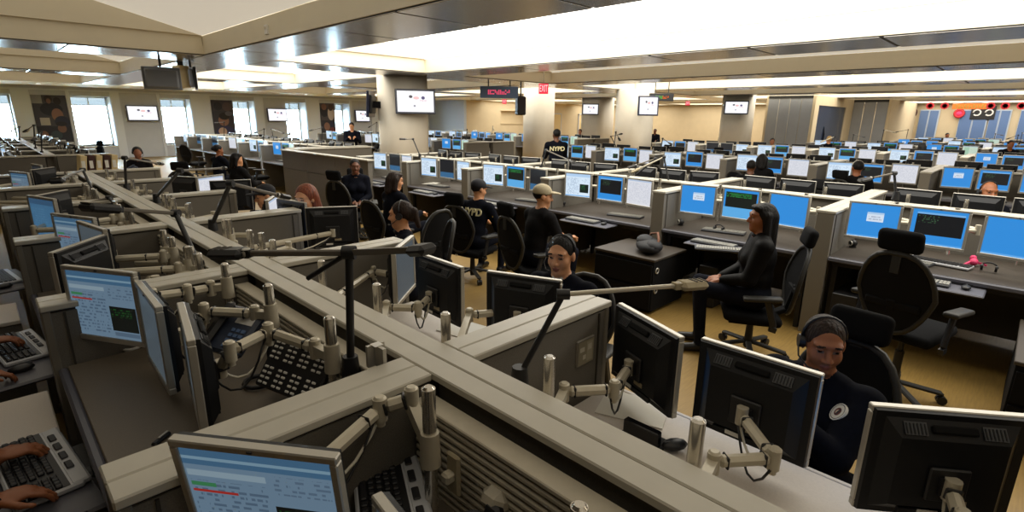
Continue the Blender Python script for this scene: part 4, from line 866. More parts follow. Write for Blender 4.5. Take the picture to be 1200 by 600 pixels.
# local +Y of a keyboard points away from its user; left-hand people face +X
tray((-.055, 2.10, .70), R(-84), 'grey keyboard tray under the hands nearest the lower left corner'); kbd((-.04, 2.16, .701), R(-84), 'silver edged black keyboard under the hands at the lower left corner')
tray((-.03, 3.30, .70), R(-82), 'grey keyboard tray with mouse, second from the lower left corner', (.66, .30)); kbd((-.02, 3.43, .701), R(-82), 'silver edged keyboard under one hand at the left edge')
place(mousem, 'mouse', (-.02, 3.12, .701), R(-80), 'black and silver mouse on the tray below the left-edge keyboard', 'mouse')
tray((-.03, 5.0, .70), R(-82), 'keyboard tray at the left edge, farther back', (.62, .30)); place(KB, 'keyboard', (-.02, 5.05, .701), R(-82), 'pale keyboard at the left edge beyond the low cabinet', 'keyboard')
place(mousem, 'mouse', (-.02, 4.76, .701), R(-80), 'dark mouse with red reflection beside the farther left keyboard', 'mouse')
kbd(P(455, 590, .84), R(-116), 'black keyboard on the nearest left desk below the chrome pole', 'silver')
# grey desk speaker clipped to the slats, bottom edge
p = P(582, 585, .93)
r_ = root('slat_bracket', 'grey curved bracket clipped to the slat wall at the bottom edge', 'bracket', TR(p, R(-90)))
ob('hood', MB().box((0, 0, 0), (.075, .07, .06), 0, Matrix.Rotation(R(-25), 3, 'X'), .02).mesh('hood', ['slat']), r_); ob('opening', MB().box((.02, -.03, -.012), (.05, .03, .045), 0, Matrix.Rotation(R(-25), 3, 'X'), .008).mesh('opening', ['black']), r_)
ob('cushion', MB().ball((.005, -.075, -.03), (.045, .035, .035)).mesh('cushion', ['shell_grey']), r_)
# white square plate on the slats behind the near pole
r_ = root('cable_plate', 'pale upright plate fixed to the slat wall behind the chrome pole', 'plate', TR(PX(532, 555, .735), R(-90)))
ob('plate', MB().box((0, 0, 0), (.05, .014, .12), 0, None, .006).mesh('plate', ['cap_cloth']), r_); ob('lug', MB().box((0, -.02, 0), (.03, .03, .03), 0, None, .006).mesh('lug', ['arm']), r_)
r_ = root('steel_bracket', 'folded pale steel bracket standing at the partition corner', 'bracket', TR(PX(440, 415, .775), R(-90)))
ob('face', MB().box((0, 0, 0), (.012, .06, .07)).box((.03, .0, 0), (.05, .012, .07)).mesh('face', ['silver']), r_); ob('label_sticker', MB().box((.01, 0, .036), (.03, .03, .002)).mesh('label_sticker', ['white']), r_)
# button console
r_ = root('button_console', 'tilted black call console with blocks of pale buttons', 'console', TR(PX(347, 434, .66), R(-75), R(52)))
ob('body', MB().box((0, 0, 0), (.30, .18, .028), 0, None, .006).mesh('body', ['black']), r_)
bt = bm('button', (.018, .0085, .006), ['white'], .002)
for blk in range(4):
    for cc in range(2):
        for rr in range(9):
            if rr == 4: continue
            ob('button', bt, r_, TR((-.125 + blk * .072 + cc * .027, -.075 + rr * .0185, .016)))
ob('stand', MB().box((0, .02, -.05), (.12, .05, .08), 0, None, .01).mesh('stand', ['black']), r_)
r_ = root('telephone', 'dark blue desk telephone with screen beside the button console', 'telephone', TR(PX(277, 388, .60), R(-70), R(40)))
ob('body', MB().box((0, 0, 0), (.19, .2, .04), 0, None, .012).mesh('body', ['phone_blue']), r_); ob('handset', MB().box((-.07, 0, .035), (.045, .2, .03), 0, None, .013).mesh('handset', ['black']), r_); ob('display', MB().box((.035, .05, .021), (.09, .05, .003)).mesh('display', ['white']), r_)
kk = MB()
for a in range(3):
    for b in range(4): kk.box((.01 + a * .026, -.07 + b * .022, .022), (.018, .013, .005))
ob('keypad', kk.mesh('keypad', ['led_case']), r_)
p = P(303, 447, .872)
r_ = root('cup_holder', 'black ring holder standing on the bare left desk', 'holder', TR(p)); ob('ring', MB().tube([(.05 * math.cos(a * PI / 8), .05 * math.sin(a * PI / 8), 0) for a in range(16)], .008, 6, 0, True).mesh('ring', ['black']), r_); ob('stem', MB().cyl((.05, 0, -.008), (.06, .02, .12), .012).mesh('stem', ['black']), r_)
p = P(189, 514, .866)
r_ = root('pen_clip', 'small black and silver clip lying on the bare left desk', 'clip', TR(p, R(40))); ob('body', MB().box((0, 0, 0), (.07, .02, .012), 0, None, .005).mesh('body', ['black']), r_); ob('clip', MB().box((.01, 0, .008), (.04, .008, .004), 0, None, .001).mesh('clip', ['silver']), r_)
r_ = root('grommet', 'white cable ring at the far side of the bare left desk', 'grommet', TR(P(154, 407, .862))); ob('ring', MB().tube([(.03 * math.cos(a * PI / 8), .03 * math.sin(a * PI / 8), 0) for a in range(16)], .007, 6, 0, True).mesh('ring', ['white']), r_); ob('cap', MB().cyl((0, 0, -.004), (0, 0, 0), .026).mesh('cap', ['black']), r_)
# cable coil beside the left desk end
r_ = root('loose_cable', 'black cable dangling beside the lower left tray', 'cable', TR((0, 0, 0))); ob('strand', MB().tube([(.085, 2.02, .69), (.07, 1.96, .66), (.045, 1.8, .70), (.06, 1.66, .62), (.03, 1.6, .4)], .006, 6).mesh('strand', ['black']), r_); ob('plug', MB().box((.085, 2.04, .69), (.035, .06, .035), 0, None, .012).mesh('plug', ['shell_grey']), r_)
# on the right pale desk
r_ = root('desk_hinge_box', 'black upright box on the near pale desk beside white paper', 'box', TR(P(752, 508, .765), R(-90)))
ob('body', MB().box((0, 0, 0), (.14, .03, .07), 0, None, .004).mesh('body', ['black_gloss']), r_); ob('foot', MB().box((0, .02, -.03), (.16, .09, .012)).mesh('foot', ['black']), r_)
place(mousem, 'mouse', P(790, 525, .74), R(60), 'dark mouse half hidden by the cap on the near pale desk', 'mouse')
o = ob('paper', MB().box((0, 0, 0), (.20, .26, .003)).mesh('paper', ['paper']), None, TR(P(742, 478, .733), R(20))); thing(o, 'white paper sheet lying under the tilted monitor on the near pale desk', 'paper')
o = ob('paper', MB().box((0, 0, 0), (.2, .24, .003)).mesh('paper', ['paper']), None, TR(P(545, 386, .733), R(10))); thing(o, 'white paper sheet on the desk of the man with the headset', 'paper')
# outlet plate on the cross partition end
r_ = root('outlet_plate', 'square pale outlet plate on the partition end face in front of the man', 'outlet', TR((1.60, 1.225 - .067, .94)))
ob('plate', MB().box((0, 0, 0), (.115, .012, .115), 0, None, .004).mesh('plate', ['panel_trim']), r_); ob('face', MB().quad((-.05, -.0075, -.05), (.05, -.0075, -.05), (.05, -.0075, .05), (-.05, -.0075, .05)).mesh('face', ['outlet_face']), r_)
# second-row desk things
place(KB_B, 'keyboard', P(842, 293, .69), R(-62), 'grey keyboard on the tray in front of the woman in the leather jacket', 'keyboard')
place(KB, 'keyboard', P(1100, 309, .735), R(-100), 'white keyboard on the worktop beside the pink toy', 'keyboard')
p = P(1140, 311, .735)
r_ = root('toy', 'small pink toy lying on the second-row worktop', 'toy', TR(p)); ob('body', MB().ball((0, 0, .03), (.05, .03, .03)).ball((.05, .01, .05), .025).mesh('body', ['pink']), r_); ob('limb', MB().bar((-.03, .02, .03), (-.09, .05, .01), .015, .015).bar((0, -.02, .03), (.03, -.08, .01), .015, .015).mesh('limb', ['pink']), r_)
def headset_obj(p, label):
    r_ = root('headset', label, 'headset', TR(p)); ob('band', MB().tube([(0, .05 * math.cos(a * PI / 8), .03 + .04 * math.sin(a * PI / 8)) for a in range(9)], .006, 6).mesh('band', ['black']), r_)
    for sg in (-1, 1): ob('ear_cup', MB().cyl((0, sg * .05, .028), (0, sg * .035, .028), .026, None, 10).mesh('ear_cup', ['black']), r_)
headset_obj(P(1158, 318, .735), 'black headset lying beside the pink toy'); headset_obj(P(842, 271, .735), 'black headset on the worktop before the terminal screen')
for (px, py, lb) in ((798, 260, 'round webcam ring on the desk beside the blue dialog screen'), (1000, 285, 'round black webcam at the partition corner of the rightmost station'), (660, 238, 'round webcam before the white form screen near the white-capped man')):
    r_ = root('webcam', lb, 'webcam', TR(P(px, py, .77), R(-130))); ob('ball', MB().ball((0, 0, .0), .034, 0, 12, 8).mesh('ball', ['black']), r_); ob('lens_ring', MB().tube([(.022 * math.cos(a * PI / 6), -.03, .022 * math.sin(a * PI / 6)) for a in range(12)], .006, 5, 0, True).mesh('lens_ring', ['silver']), r_); ob('foot', MB().cyl((0, 0, -.035), (0, 0, -.028), .03).mesh('foot', ['black']), r_)
for (px, py, w_, lb) in ((505, 215, .2, 'white paper on the desk right of the dark-haired woman'), (480, 210, .2, 'white paper strip on the desk beyond the dark-haired woman'), (1120, 330, .2, 'dark notebook under the worktop edge')):
    o = ob('paper', MB().box((0, 0, 0), (w_, .28, .004)).mesh('paper', ['paper' if 'white' in lb else 'black']), None, TR(P(px, py, .735 if 'white' in lb else .66), R(-70))); thing(o, lb, 'paper')
# computer towers under the second-row desks with their power lights
for n, (y, lb) in enumerate(((.95, 'black computer under the desk of the rightmost station, small blue light'), (2.15, 'black computer under the desk behind the leather-jacket woman'))):
    r_ = root('computer', lb, 'computer', TR((5.2, y, .22))); ob('case', MB().box((0, 0, 0), (.42, .19, .42), 0, None, .006).mesh('case', ['black']), r_); ob('power_light', MB().box((-.212, 0, .1), (.004, .01, .01)).mesh('power_light', ['power_led']), r_)
# binders and phones along the far left worktops
for q in range(5):
    p = P(74 + q * 3.2, 190 - q * .2, 1.2); r_ = root('binder', 'upright %s binder at the end of the foreground row, %s from left' % ('dark' if q % 2 else 'tan', ORD[q + 1]), 'binder', TR((1.0 + q * .085, 9.25, 1.12 - .12), R(4)))
    ob('cover', MB().box((0, 0, .14), (.07, .22, .28), 0, Matrix.Rotation(R(8), 3, 'Y'), .004).mesh('cover', ['binder_dark' if q % 2 else 'binder']), r_); ob('spine_label', MB().box((0, -.112, .16), (.04, .002, .1)).mesh('spine_label', ['paper']), r_)
bx_ = root('end_cabinet', 'low khaki cabinet closing the far end of the foreground row', 'cabinet', TR((0, 0, 0))); bx('body', (.1, 9.05, 0), (1.75, 9.45, .97), 'panel', bx_, .004); bx('top', (.08, 9.03, .97), (1.77, 9.47, 1.0), 'cap', bx_, .004)
for q in range(9):
    x, y = .55 + (q % 5) * .42, 12.6 + (q // 5) * 1.5
    r_ = root('telephone', 'blue-grey telephone on the far left row beyond the aisle, %s of the cluster' % ORD[q + 1], 'telephone', TR((x - .1, y, 1.125 if False else .74), R(-90), R(30)))
    ob('body', MB().box((0, 0, .03), (.2, .2, .05), 0, None, .01).mesh('body', ['phone_blue']), r_); ob('handset', MB().box((-.06, 0, .07), (.045, .2, .035), 0, None, .012).mesh('handset', ['phone_blue']), r_)
# empty and occupied chairs at the generic stations
for n, (k, blk, i, s, a, b, yc) in enumerate(STN):
    if (k == 1 and blk == 0 and s < 0) or proj((RX[k], yc, 1))[2] > 21: continue
    if rng.random() < .5:
        x = RX[k] + s * (1.45 if k else 1.2); y = yc + rng.uniform(-.2, .2)
        if occupied(x, y): continue
        chair(x, y, (0 if s < 0 else PI) + rng.uniform(-.7, .7), 'black office chair, ' + place_words(k, blk, i, s), rng.random() < .5)
# ================================================================ PEOPLE (bodies grown as one smooth distance field)
def sdf_eval(pr, X):
    t = pr[0]
    if t == 'rc':
        a, b, ra, rb = pr[1:5]; ab = b - a; L = float(ab @ ab) + 1e-9
        h = np.clip(((X - a) @ ab) / L, 0, 1); return np.linalg.norm(X - a - h[..., None] * ab, axis=-1) - (ra + (rb - ra) * h)
    if t == 'el':
        c, r, M3 = pr[1:4]; q = (X - c) @ M3; k0 = np.linalg.norm(q / r, axis=-1); k1 = np.linalg.norm(q / (r * r), axis=-1) + 1e-9; return k0 * (k0 - 1) / k1
    if t == 'hs': return (X - pr[1]) @ pr[2]
def bounds(pr):
    if pr[0] == 'rc': return np.minimum(pr[1] - pr[3], pr[2] - pr[4]), np.maximum(pr[1] + pr[3], pr[2] + pr[4])
    if pr[0] == 'el': e = np.sqrt(((pr[3] * pr[2]) ** 2).sum(1)); return pr[1] - e, pr[1] + e
    return None
def sdf_mesh(name, prims, vox, mats):
    """prims: (shape..., k, material index, op) -> one closed mesh (surface nets)"""
    bb = [bounds(p) for p in prims if p[0] != 'hs' and p[-1] == 'add']
    lo = np.min([b[0] for b in bb], 0) - 3 * vox; hi = np.max([b[1] for b in bb], 0) + 3 * vox
    n = np.ceil((hi - lo) / vox).astype(int) + 1
    D = np.full(n, 1.0, np.float32); ax = [lo[i] + vox * np.arange(n[i]) for i in range(3)]
    for p in prims:
        k, op = p[-3], p[-1]; b = bounds(p)
        if b is None: sl = (slice(0, n[0]), slice(0, n[1]), slice(0, n[2]))
        else:
            pad = k + 3 * vox
            i0 = np.clip(np.floor((b[0] - pad - lo) / vox).astype(int), 0, n); i1 = np.clip(np.ceil((b[1] + pad - lo) / vox).astype(int) + 1, 0, n)
            if (i1 <= i0).any(): continue
            sl = tuple(slice(i0[i], i1[i]) for i in range(3))
        X = np.stack(np.meshgrid(ax[0][sl[0]], ax[1][sl[1]], ax[2][sl[2]], indexing='ij'), -1).astype(np.float32)
        d = sdf_eval(p, X).astype(np.float32); o = D[sl]
        if op == 'sub':
            h = np.clip(.5 - .5 * (o + d) / k, 0, 1); D[sl] = o * (1 - h) - d * h + k * h * (1 - h)
        else:
            h = np.clip(.5 + .5 * (o - d) / k, 0, 1); D[sl] = o * (1 - h) + d * h - k * h * (1 - h)
    ins = D < 0; c = ins[:-1, :-1, :-1].astype(np.int8)
    cnt = sum(ins[i:n[0] - 1 + i, j:n[1] - 1 + j, l:n[2] - 1 + l].astype(np.int8) for i in (0, 1) for j in (0, 1) for l in (0, 1))
    act = (cnt > 0) & (cnt < 8); idx = np.full(act.shape, -1, np.int64); cells = np.argwhere(act); idx[act] = np.arange(len(cells))
    acc = np.zeros((len(cells), 3)); num = np.zeros(len(cells))
    cor = [(i, j, l) for i in (0, 1) for j in (0, 1) for l in (0, 1)]; val = {q: D[cells[:, 0] + q[0], cells[:, 1] + q[1], cells[:, 2] + q[2]] for q in cor}
    for q in cor:
        for a in range(3):
            if q[a]: continue
            q2 = list(q); q2[a] = 1; q2 = tuple(q2); v0, v1 = val[q], val[q2]; cr = (v0 < 0) != (v1 < 0)
            t = np.where(cr, v0 / np.where(cr, v0 - v1, 1), 0); pt = np.tile(np.array(q, float), (len(cells), 1)); pt[:, a] += t
            acc += np.where(cr[:, None], pt, 0); num += cr
    V = lo + vox * (cells + acc / np.maximum(num, 1)[:, None]); Q = []
    for a in range(3):
        b_, c_ = (a + 1) % 3, (a + 2) % 3
        s0 = [slice(1, -1)] * 3; s0[a] = slice(0, -1); s1 = list(s0); s1[a] = slice(1, None)
        e0, e1 = ins[tuple(s0)], ins[tuple(s1)]
        for fl, msk in ((0, e0 & ~e1), (1, ~e0 & e1)):
            P0 = np.argwhere(msk)
            if not len(P0): continue
            off = np.ones(3, int); off[a] = 0; P0 = P0 + off
            def at(db, dc):
                q = P0.copy(); q[:, b_] += db; q[:, c_] += dc; return idx[q[:, 0], q[:, 1], q[:, 2]]
            f = np.stack([at(-1, -1), at(0, -1), at(0, 0), at(-1, 0)], 1); Q.append(f[:, ::-1] if fl else f)
    Q = np.concatenate(Q); Q = Q[(Q >= 0).all(1)]
    fc = V[Q].mean(1).astype(np.float32); best = np.full(len(fc), 9., np.float32); lab = np.zeros(len(fc), int)
    for p in prims:
        if p[-1] != 'add': continue
        b = bounds(p); near = ((fc > b[0] - .06) & (fc < b[1] + .06)).all(1)
        if near.any():
            d = sdf_eval(p, fc[near]); ii = np.where(near)[0]; up = d < best[ii]; best[ii[up]] = d[up]; lab[ii[up]] = p[-2]
    me = bpy.data.meshes.new(name); me.vertices.add(len(V)); me.vertices.foreach_set('co', V.astype(np.float32).ravel())
    me.loops.add(4 * len(Q)); me.loops.foreach_set('vertex_index', Q.ravel().astype(np.int32)); me.polygons.add(len(Q)); me.polygons.foreach_set('loop_start', np.arange(0, 4 * len(Q), 4, dtype=np.int32))
    me.update(calc_edges=True)
    for k in mats: me.materials.append(M[k])
    me.polygons.foreach_set('material_index', lab.astype(np.int32)); me.polygons.foreach_set('use_smooth', np.ones(len(Q), bool)); me.update()
    return me
A_ = lambda *v: np.array(v, np.float64)
I3 = np.eye(3)
def rot(axis, a): return np.array(Matrix.Rotation(a, 3, axis))
def rc(a, b, ra, rb, m, k=.02): return ('rc', np.array(a, float), np.array(b, float), ra, rb, k, m, 'add')
def el(c, r, m, k=.02, M3=I3, op='add'): return ('el', np.array(c, float), np.array(r, float), M3, k, m, op)
def nrm(v): return v / (np.linalg.norm(v) + 1e-9)
SKIN, TOP, PANTS, SHOE, EYE, PUP, LIP, BROW, COLL = range(9)
def hand(w, f, nrm_, side, fine, curl=.5):
    """palm and five fingers; f = finger direction, nrm_ = out of the palm, side: +1 when the thumb is on s = f x n"""
    f = nrm(f); n = nrm(nrm_ - f * (nrm_ @ f)); s = np.cross(f, n) * side; o = []
    Mx = np.stack([f, s, n], 1)
    o.append(el(w + f * .048, (.052, .041, .017), SKIN, .012, Mx))
    if not fine:
        o.append(rc(w + f * .08, w + f * .15 + n * .03, .026, .016, SKIN, .01)); o.append(rc(w + f * .03 + s * .035, w + f * .09 + s * .05, .013, .009, SKIN, .008)); return o
    for q, (off, L) in enumerate(((.030, .074), (.010, .084), (-.010, .078), (-.029, .060))):
        p = w + f * (.088 - .006 * abs(q - 1)) + s * off; a = curl * (.6 + .12 * q); d = nrm(f + s * off * 2.2)
        for seg, r0, r1 in ((.44, .0095, .0088), (.32, .0088, .008), (.24, .008, .0068)):
            dd = nrm(d * math.cos(a) + n * math.sin(a)); p2 = p + dd * L * seg; o.append(rc(p, p2, r0, r1, SKIN, .005)); p = p2; a += curl * .8
    p = w + f * .022 + s * .034
    for v, L, r0, r1 in ((nrm(f * .75 + s * .65 + n * .2), .042, .0125, .0105), (nrm(f * .95 + s * .25 + n * .25), .034, .0105, .008)):
        p2 = p + v * L; o.append(rc(p, p2, r0, r1, SKIN, .007)); p = p2
    return o
def ik(S_, T, a, b, pole):
    d = T - S_; L = np.linalg.norm(d)
    if L > (a + b) * .995: T = S_ + d * ((a + b) * .995 / L); d = T - S_; L = np.linalg.norm(d)
    u = d / L; x = (a * a - b * b + L * L) / (2 * L); h = math.sqrt(max(a * a - x * x, 0)); pl = nrm(pole - u * (pole @ u)); return S_ + u * x + pl * h, T
def person(label, head, body, face=None, pitch=0., lean=.08, vox=.012, sc=.92, female=False, skin='skin_tan', top='navy', pants='trousers', hair='short', hcol='hair_black', hands='type', hat=None, phones=False, standing=False, badge=None, patches=False, letters=False, fine=False, legs=(.16, .16), name='person', collar=False, chair_=None, slump=0., wide=1.0, beard=False, feet=None):
    """head: world point between the ears; body / face: heading in radians"""
    face = body if face is None else face
    tdir = A_(math.sin(lean), 0, math.cos(lean)); hz = head[2] / sc
    up = .50 * tdir + A_(.02, 0, .155)         # pelvis -> head centre
    sh_w = .165 if female else .19; sh_w *= wide
    pel = A_(0, 0, hz - up[2]); neck = pel + tdir * .50; hc = pel + up; shl = pel + tdir * .445
    B = lambda c, r, m, k=.04: el(c, r, m, k, rot('Y', lean))
    o = [B(pel + A_(0, 0, .0), (.125 * wide, .175 * wide, .12), PANTS), B(pel + tdir * .15, (.118 * wide, .155 * wide, .16), TOP), B(pel + tdir * .32, (.120 * wide, .172 * wide, .17), TOP),
         rc(shl + A_(0, -sh_w + .03, 0), shl + A_(0, sh_w - .03, 0), .062, .062, TOP, .05), rc(neck - A_(.0, 0, .03), neck + A_(.012, 0, .05), .056, .052, SKIN, .02), rc(shl + A_(0, -.07, .03), shl + A_(0, .07, .03), .055, .055, TOP, .05)]
    if female: o += [B(pel + tdir * .30 + A_(.085, s * .07, 0), (.07, .075, .075), TOP) for s in (-1, 1)]
    if collar: o += [rc(neck + A_(.035, s * .045, -.015), neck + A_(-.04, s * .05, .03), .02, .018, TOP, .015) for s in (-1, 1)] + [rc(neck + A_(.07, 0, -.055), neck + A_(.055, 0, 0), .03, .035, COLL, .01)]
    # legs
    for i, s in enumerate((1, -1)):
        hip = pel + A_(.0, s * .09, -.03)
        if standing: kn = A_(.03, s * .09, .48); an = A_(0, s * .10, .08)
        else:
            kn = A_(.44, s * legs[i], max(pel[2] + .02, .40)); an = A_(.40 if feet is None else feet[i], s * legs[i], .09)
        o += [rc(hip, kn, .088 * wide, .062, PANTS, .03), rc(kn, an, .060, .044, PANTS, .02), rc(an + A_(-.03, 0, -.04), an + A_(.16, s * .02, -.055), .042, .034, SHOE, .02)]
    # arms
    ends = []
    for i, s in enumerate((1, -1)):
        S_ = shl + A_(0, s * sh_w, -.005)
        hs = hands[i] if isinstance(hands, (list, tuple)) else hands
        if isinstance(hs, str):
            T = {'type': pel + A_(.40, s * .14, .20), 'lap': pel + A_(.27, s * .05, .10), 'down': A_(.05, s * .26, hz - .85), 'chest': pel + A_(.28, s * .08, .34), 'fwd': pel + A_(.45, s * .2, .25)}[hs]
            fd = A_(.9, -s * .25, -.25) if hs != 'down' else A_(.1, 0, -1); nn = A_(0, 0, -1) if hs not in ('down',) else A_(0, -s, 0)
        else:      # world wrist, world finger direction
            ca, sa = math.cos(-body), math.sin(-body); w2l = lambda v: A_(ca * v[0] - sa * v[1], sa * v[0] + ca * v[1], v[2])
            off = np.array(head, float); T = w2l(np.array(hs[0]) - off) / sc + hc; fd = w2l(np.array(hs[1])); nn = A_(0, 0, -1)
        el_, T = ik(S_, T, .29, .25, A_(-.35, s * .55, -.8))
        o += [rc(S_, el_, .065 * wide, .054 * wide, TOP, .03), rc(el_, el_ + (T - el_) * .9, .053 * wide, .041, TOP, .02), rc(el_ + (T - el_) * .85, T, .029, .026, SKIN, .012)]
        o += hand(T, fd, nn, s, fine or vox < .008, .55); ends.append(T)
    # head
    Rh = rot('Z', face - body) @ rot('Y', pitch); H = lambda *v: hc + Rh @ A_(*v)
    HE = lambda c, r, m, k=.015, M3=None, op='add': el(H(*c), r, m, k, Rh if M3 is None else Rh @ M3, op)
    o += [HE((-.012, 0, .032), (.096, .076, .088), SKIN), HE((.020, 0, -.045), (.072, .060, .078), SKIN, .03), HE((.062, 0, -.098), (.026, .028, .022), SKIN, .03),
          HE((.048, .036, -.03), (.035, .030, .034), SKIN, .02), HE((.048, -.036, -.03), (.035, .030, .034), SKIN, .02)]
    if vox < .014:
        o += [HE((.074, 0, .032), (.024, .058, .014), SKIN, .02)]
        o += [('rc', H(.088, 0, .012), H(.110, 0, -.030), .009, .014, .012, SKIN, 'add')] + [HE((.098, s * .014, -.034), (.012, .010, .009), SKIN, .008) for s in (1, -1)]
        o += [HE((.0835, s * .034, .006), (.006, .0125, .0048), EYE, .002) for s in (1, -1)] + [HE((.0872, s * .034, .006), (.0045, .0078, .0058), PUP, .001) for s in (1, -1)]
        o += [HE((.082, s * .034, .0150), (.0108, .018, .0050), SKIN, .003) for s in (1, -1)]
        o += [HE((.0935, s * .034, .031), (.006, .021, .0042), BROW, .003, rot('X', -s * .12)) for s in (1, -1)]
        o += [HE((.089, 0, -.062), (.008, .022, .0045), LIP, .004), HE((.088, 0, -.070), (.009, .018, .0050), LIP, .004)]
    o += [HE((-.008, s * .078, -.005), (.022, .010, .032), SKIN, .008) for s in (1, -1)]
    if beard: o += [HE((.074, 0, -.102), (.020, .026, .016), BROW, .008)]
    for i, p in enumerate(o): pass
    me = sdf_mesh(name, o, vox, [skin, top, pants, 'shoe', 'eye_white', 'pupil', 'lip', hcol if hcol != 'hair_red' else 'hair_brown', 'shirt_white'])
    yaw = body; c, s = math.cos(yaw), math.sin(yaw)
    loc = Vector((head[0] - sc * (c * hc[0] - s * hc[1]), head[1] - sc * (s * hc[0] + c * hc[1]), 0))
    r_ = ob(name, me, None, Matrix.Translation(loc) @ Matrix.Rotation(yaw, 4, 'Z') @ Matrix.Scale(sc, 4)); thing(r_, label, 'person')
    hv = max(vox, .006)
    if hair:
        h = [HE((-.018, 0, .038), (.097, .081, .090), 0, .01)]
        if hair in ('long', 'bob'):
            L = .26 if hair == 'long' else .13
            for sg in (1, -1): h += [rc(H(-.02, sg * .070, .02), H(-.03, sg * .078, -.02 - L * .7), .034, .030, 0, .03)]
            h += [rc(H(-.075, 0, .0), H(-.085, 0, -L), .062, .055, 0, .03), HE((.045, 0, .082), (.05, .068, .03), 0, .02)]
        if hair == 'tail': h += [HE((-.085, 0, .0), (.04, .045, .06), 0, .02), rc(H(-.12, 0, .03), H(-.15, .0, -.10), .035, .022, 0, .02)]
        if hair == 'bun': h += [HE((-.11, 0, .03), (.045, .05, .045), 0, .02)]
        if hair == 'volume': h = [HE((-.025, 0, .042), (.105, .096, .098), 0, .01), rc(H(-.06, .06, -.0), H(-.06, .085, -.17), .042, .045, 0, .03), rc(H(-.06, -.06, -.0), H(-.06, -.085, -.17), .042, .045, 0, .03), rc(H(-.08, 0, 0), H(-.08, 0, -.16), .06, .06, 0, .03)]
        fz = .085 if hair != 'high' else .10
        h += [HE((.128, 0, fz - .13), (.110 if hair != 'long' else .092, .078, .13), 0, .010, None, 'sub')]
        if hair in ('volume', 'long', 'bob'): h += [HE((.140 if hair == 'volume' else .16, 0, -.05), (.125, .2, .15), 0, .012, None, 'sub')]
        if hair in ('short', 'high', 'tail', 'bun'): h += [('hs', H(.01, 0, -.03), -(Rh @ A_(.5, 0, -1)) * -1, .01, 0, 'sub')] if False else [HE((.05, 0, -.13), (.12, .13, .135), 0, .015, None, 'sub')]
        ob('hair', sdf_mesh('hair', h, hv, [hcol]), r_)
    if vox < .0125:
        kk = [Vector(neck + A_(.004, 0, -.012) + rot('Y', lean - .25) @ A_(.066 * math.cos(a * PI / 9), .066 * math.sin(a * PI / 9), 0)) for a in range(18)]
        ob('collar', MB().tube(kk, .018, 6, 0, True).mesh('collar', [top]), r_)
    if hat:
        h = [HE((-.012, 0, .050), (.106, .090, .085), 0, .01), HE((.115, 0, .050), (.085, .078, .011), 0, .012), HE((0, 0, -.09), (.2, .2, .125), 0, .008, None, 'sub')]
        ob('cap', sdf_mesh('cap', h, hv, [hat]), r_)
    if phones:
        g = MB()
        tm = lambda v: Vector(H(*v))
        g.tube([tm((-.01, .087 * math.cos(a * PI / 10), .03 + .098 * math.sin(a * PI / 10))) for a in range(11)], .007, 6, 0)
        p = ob('headset', g.mesh('headset', ['silver' if phones == 'silver' else 'black']), r_)
        for sg in ((1, -1) if phones is True else (phones if phones in (1, -1) else -1,)): ob('ear_cup', MB().cyl(tm((-.01, sg * .074, .0)), tm((-.01, sg * .10, .0)), .030, None, 10).mesh('ear_cup', ['black']), p)
        sg = phones if phones in (1, -1) else -1
        ob('microphone', MB().tube([tm((-.01, sg * .098, -.01)), tm((.04, sg * .10, -.05)), tm((.085, sg * .07, -.075)), tm((.108, sg * .035, -.078))], .004, 5).ball(tm((.108, sg * .035, -.078)), .010, 0, 6, 4).mesh('microphone', ['black']), p)
    Rt = rot('Y', lean)
    vl = np.empty(len(me.vertices) * 3, np.float32); me.vertices.foreach_get('co', vl); vq = (vl.reshape(-1, 3) - pel) @ Rt
    def cloth(y, z, sgn, w=.03):           # point and outward normal of the cloth at (y, z) of the trunk
        k = (np.abs(vq[:, 1] - y) < w) & (np.abs(vq[:, 2] - z) < w) & (vq[:, 0] * sgn > .03) & (vq[:, 0] * sgn < .205); q = vq[k]
        A2 = np.c_[q[:, 1] - y, q[:, 2] - z, np.ones(len(q))]; cf = np.linalg.lstsq(A2, q[:, 0], rcond=None)[0]
        return pel + Rt @ A_(cf[2], y, z), nrm(Rt @ (A_(1, -cf[0], -cf[1]) * sgn))
    if badge is not None:
        bp, bn = cloth(badge[0], badge[1], 1); p, nx = Vector(bp), Vector(bn); ux = Vector((0, 0, 1)).cross(nx).normalized(); uz = nx.cross(ux); p = p + nx * .006; n_ = 18; w = .042
        bme = bpy.data.meshes.new('badge'); ri = [tuple(p + ux * w * math.cos(2 * PI * a / n_) + uz * w * math.sin(2 * PI * a / n_)) for a in range(n_)]
        bme.from_pydata(ri + [tuple(Vector(v) - nx * .012) for v in ri], [], [tuple(range(n_))] + [(i, i + n_, (i + 1) % n_ + n_, (i + 1) % n_) for i in range(n_)]); bme.materials.append(M['emblem']); ul = bme.uv_layers.new(name='UVMap')
        for a in range(n_): ul.data[a].uv = (.5 + .5 * math.cos(2 * PI * a / n_), .5 + .5 * math.sin(2 * PI * a / n_))
        for a in range(n_, n_ * 5): ul.data[a].uv = (.01, .5)
        ob('badge', bme, r_, None, 'round white badge with dark emblem')
    if patches:
        for i, s in enumerate((1, -1)):
            S_ = shl + A_(0, s * sh_w, -.005); p = S_ + A_(.01, s * .058, -.075)
            b = MB().box(Vector(p), (.065, .012, .075), 0, None, .02)
            ob('shoulder_patch', b.mesh('shoulder_patch', ['patch_gold' if False else 'gold']), r_, None, 'gold shoulder patch'); ob('patch_crest', MB().box(Vector(p + A_(0, s * .005, 0)), (.04, .008, .048), 0, None, .01).mesh('patch_crest', ['patch']), r_)
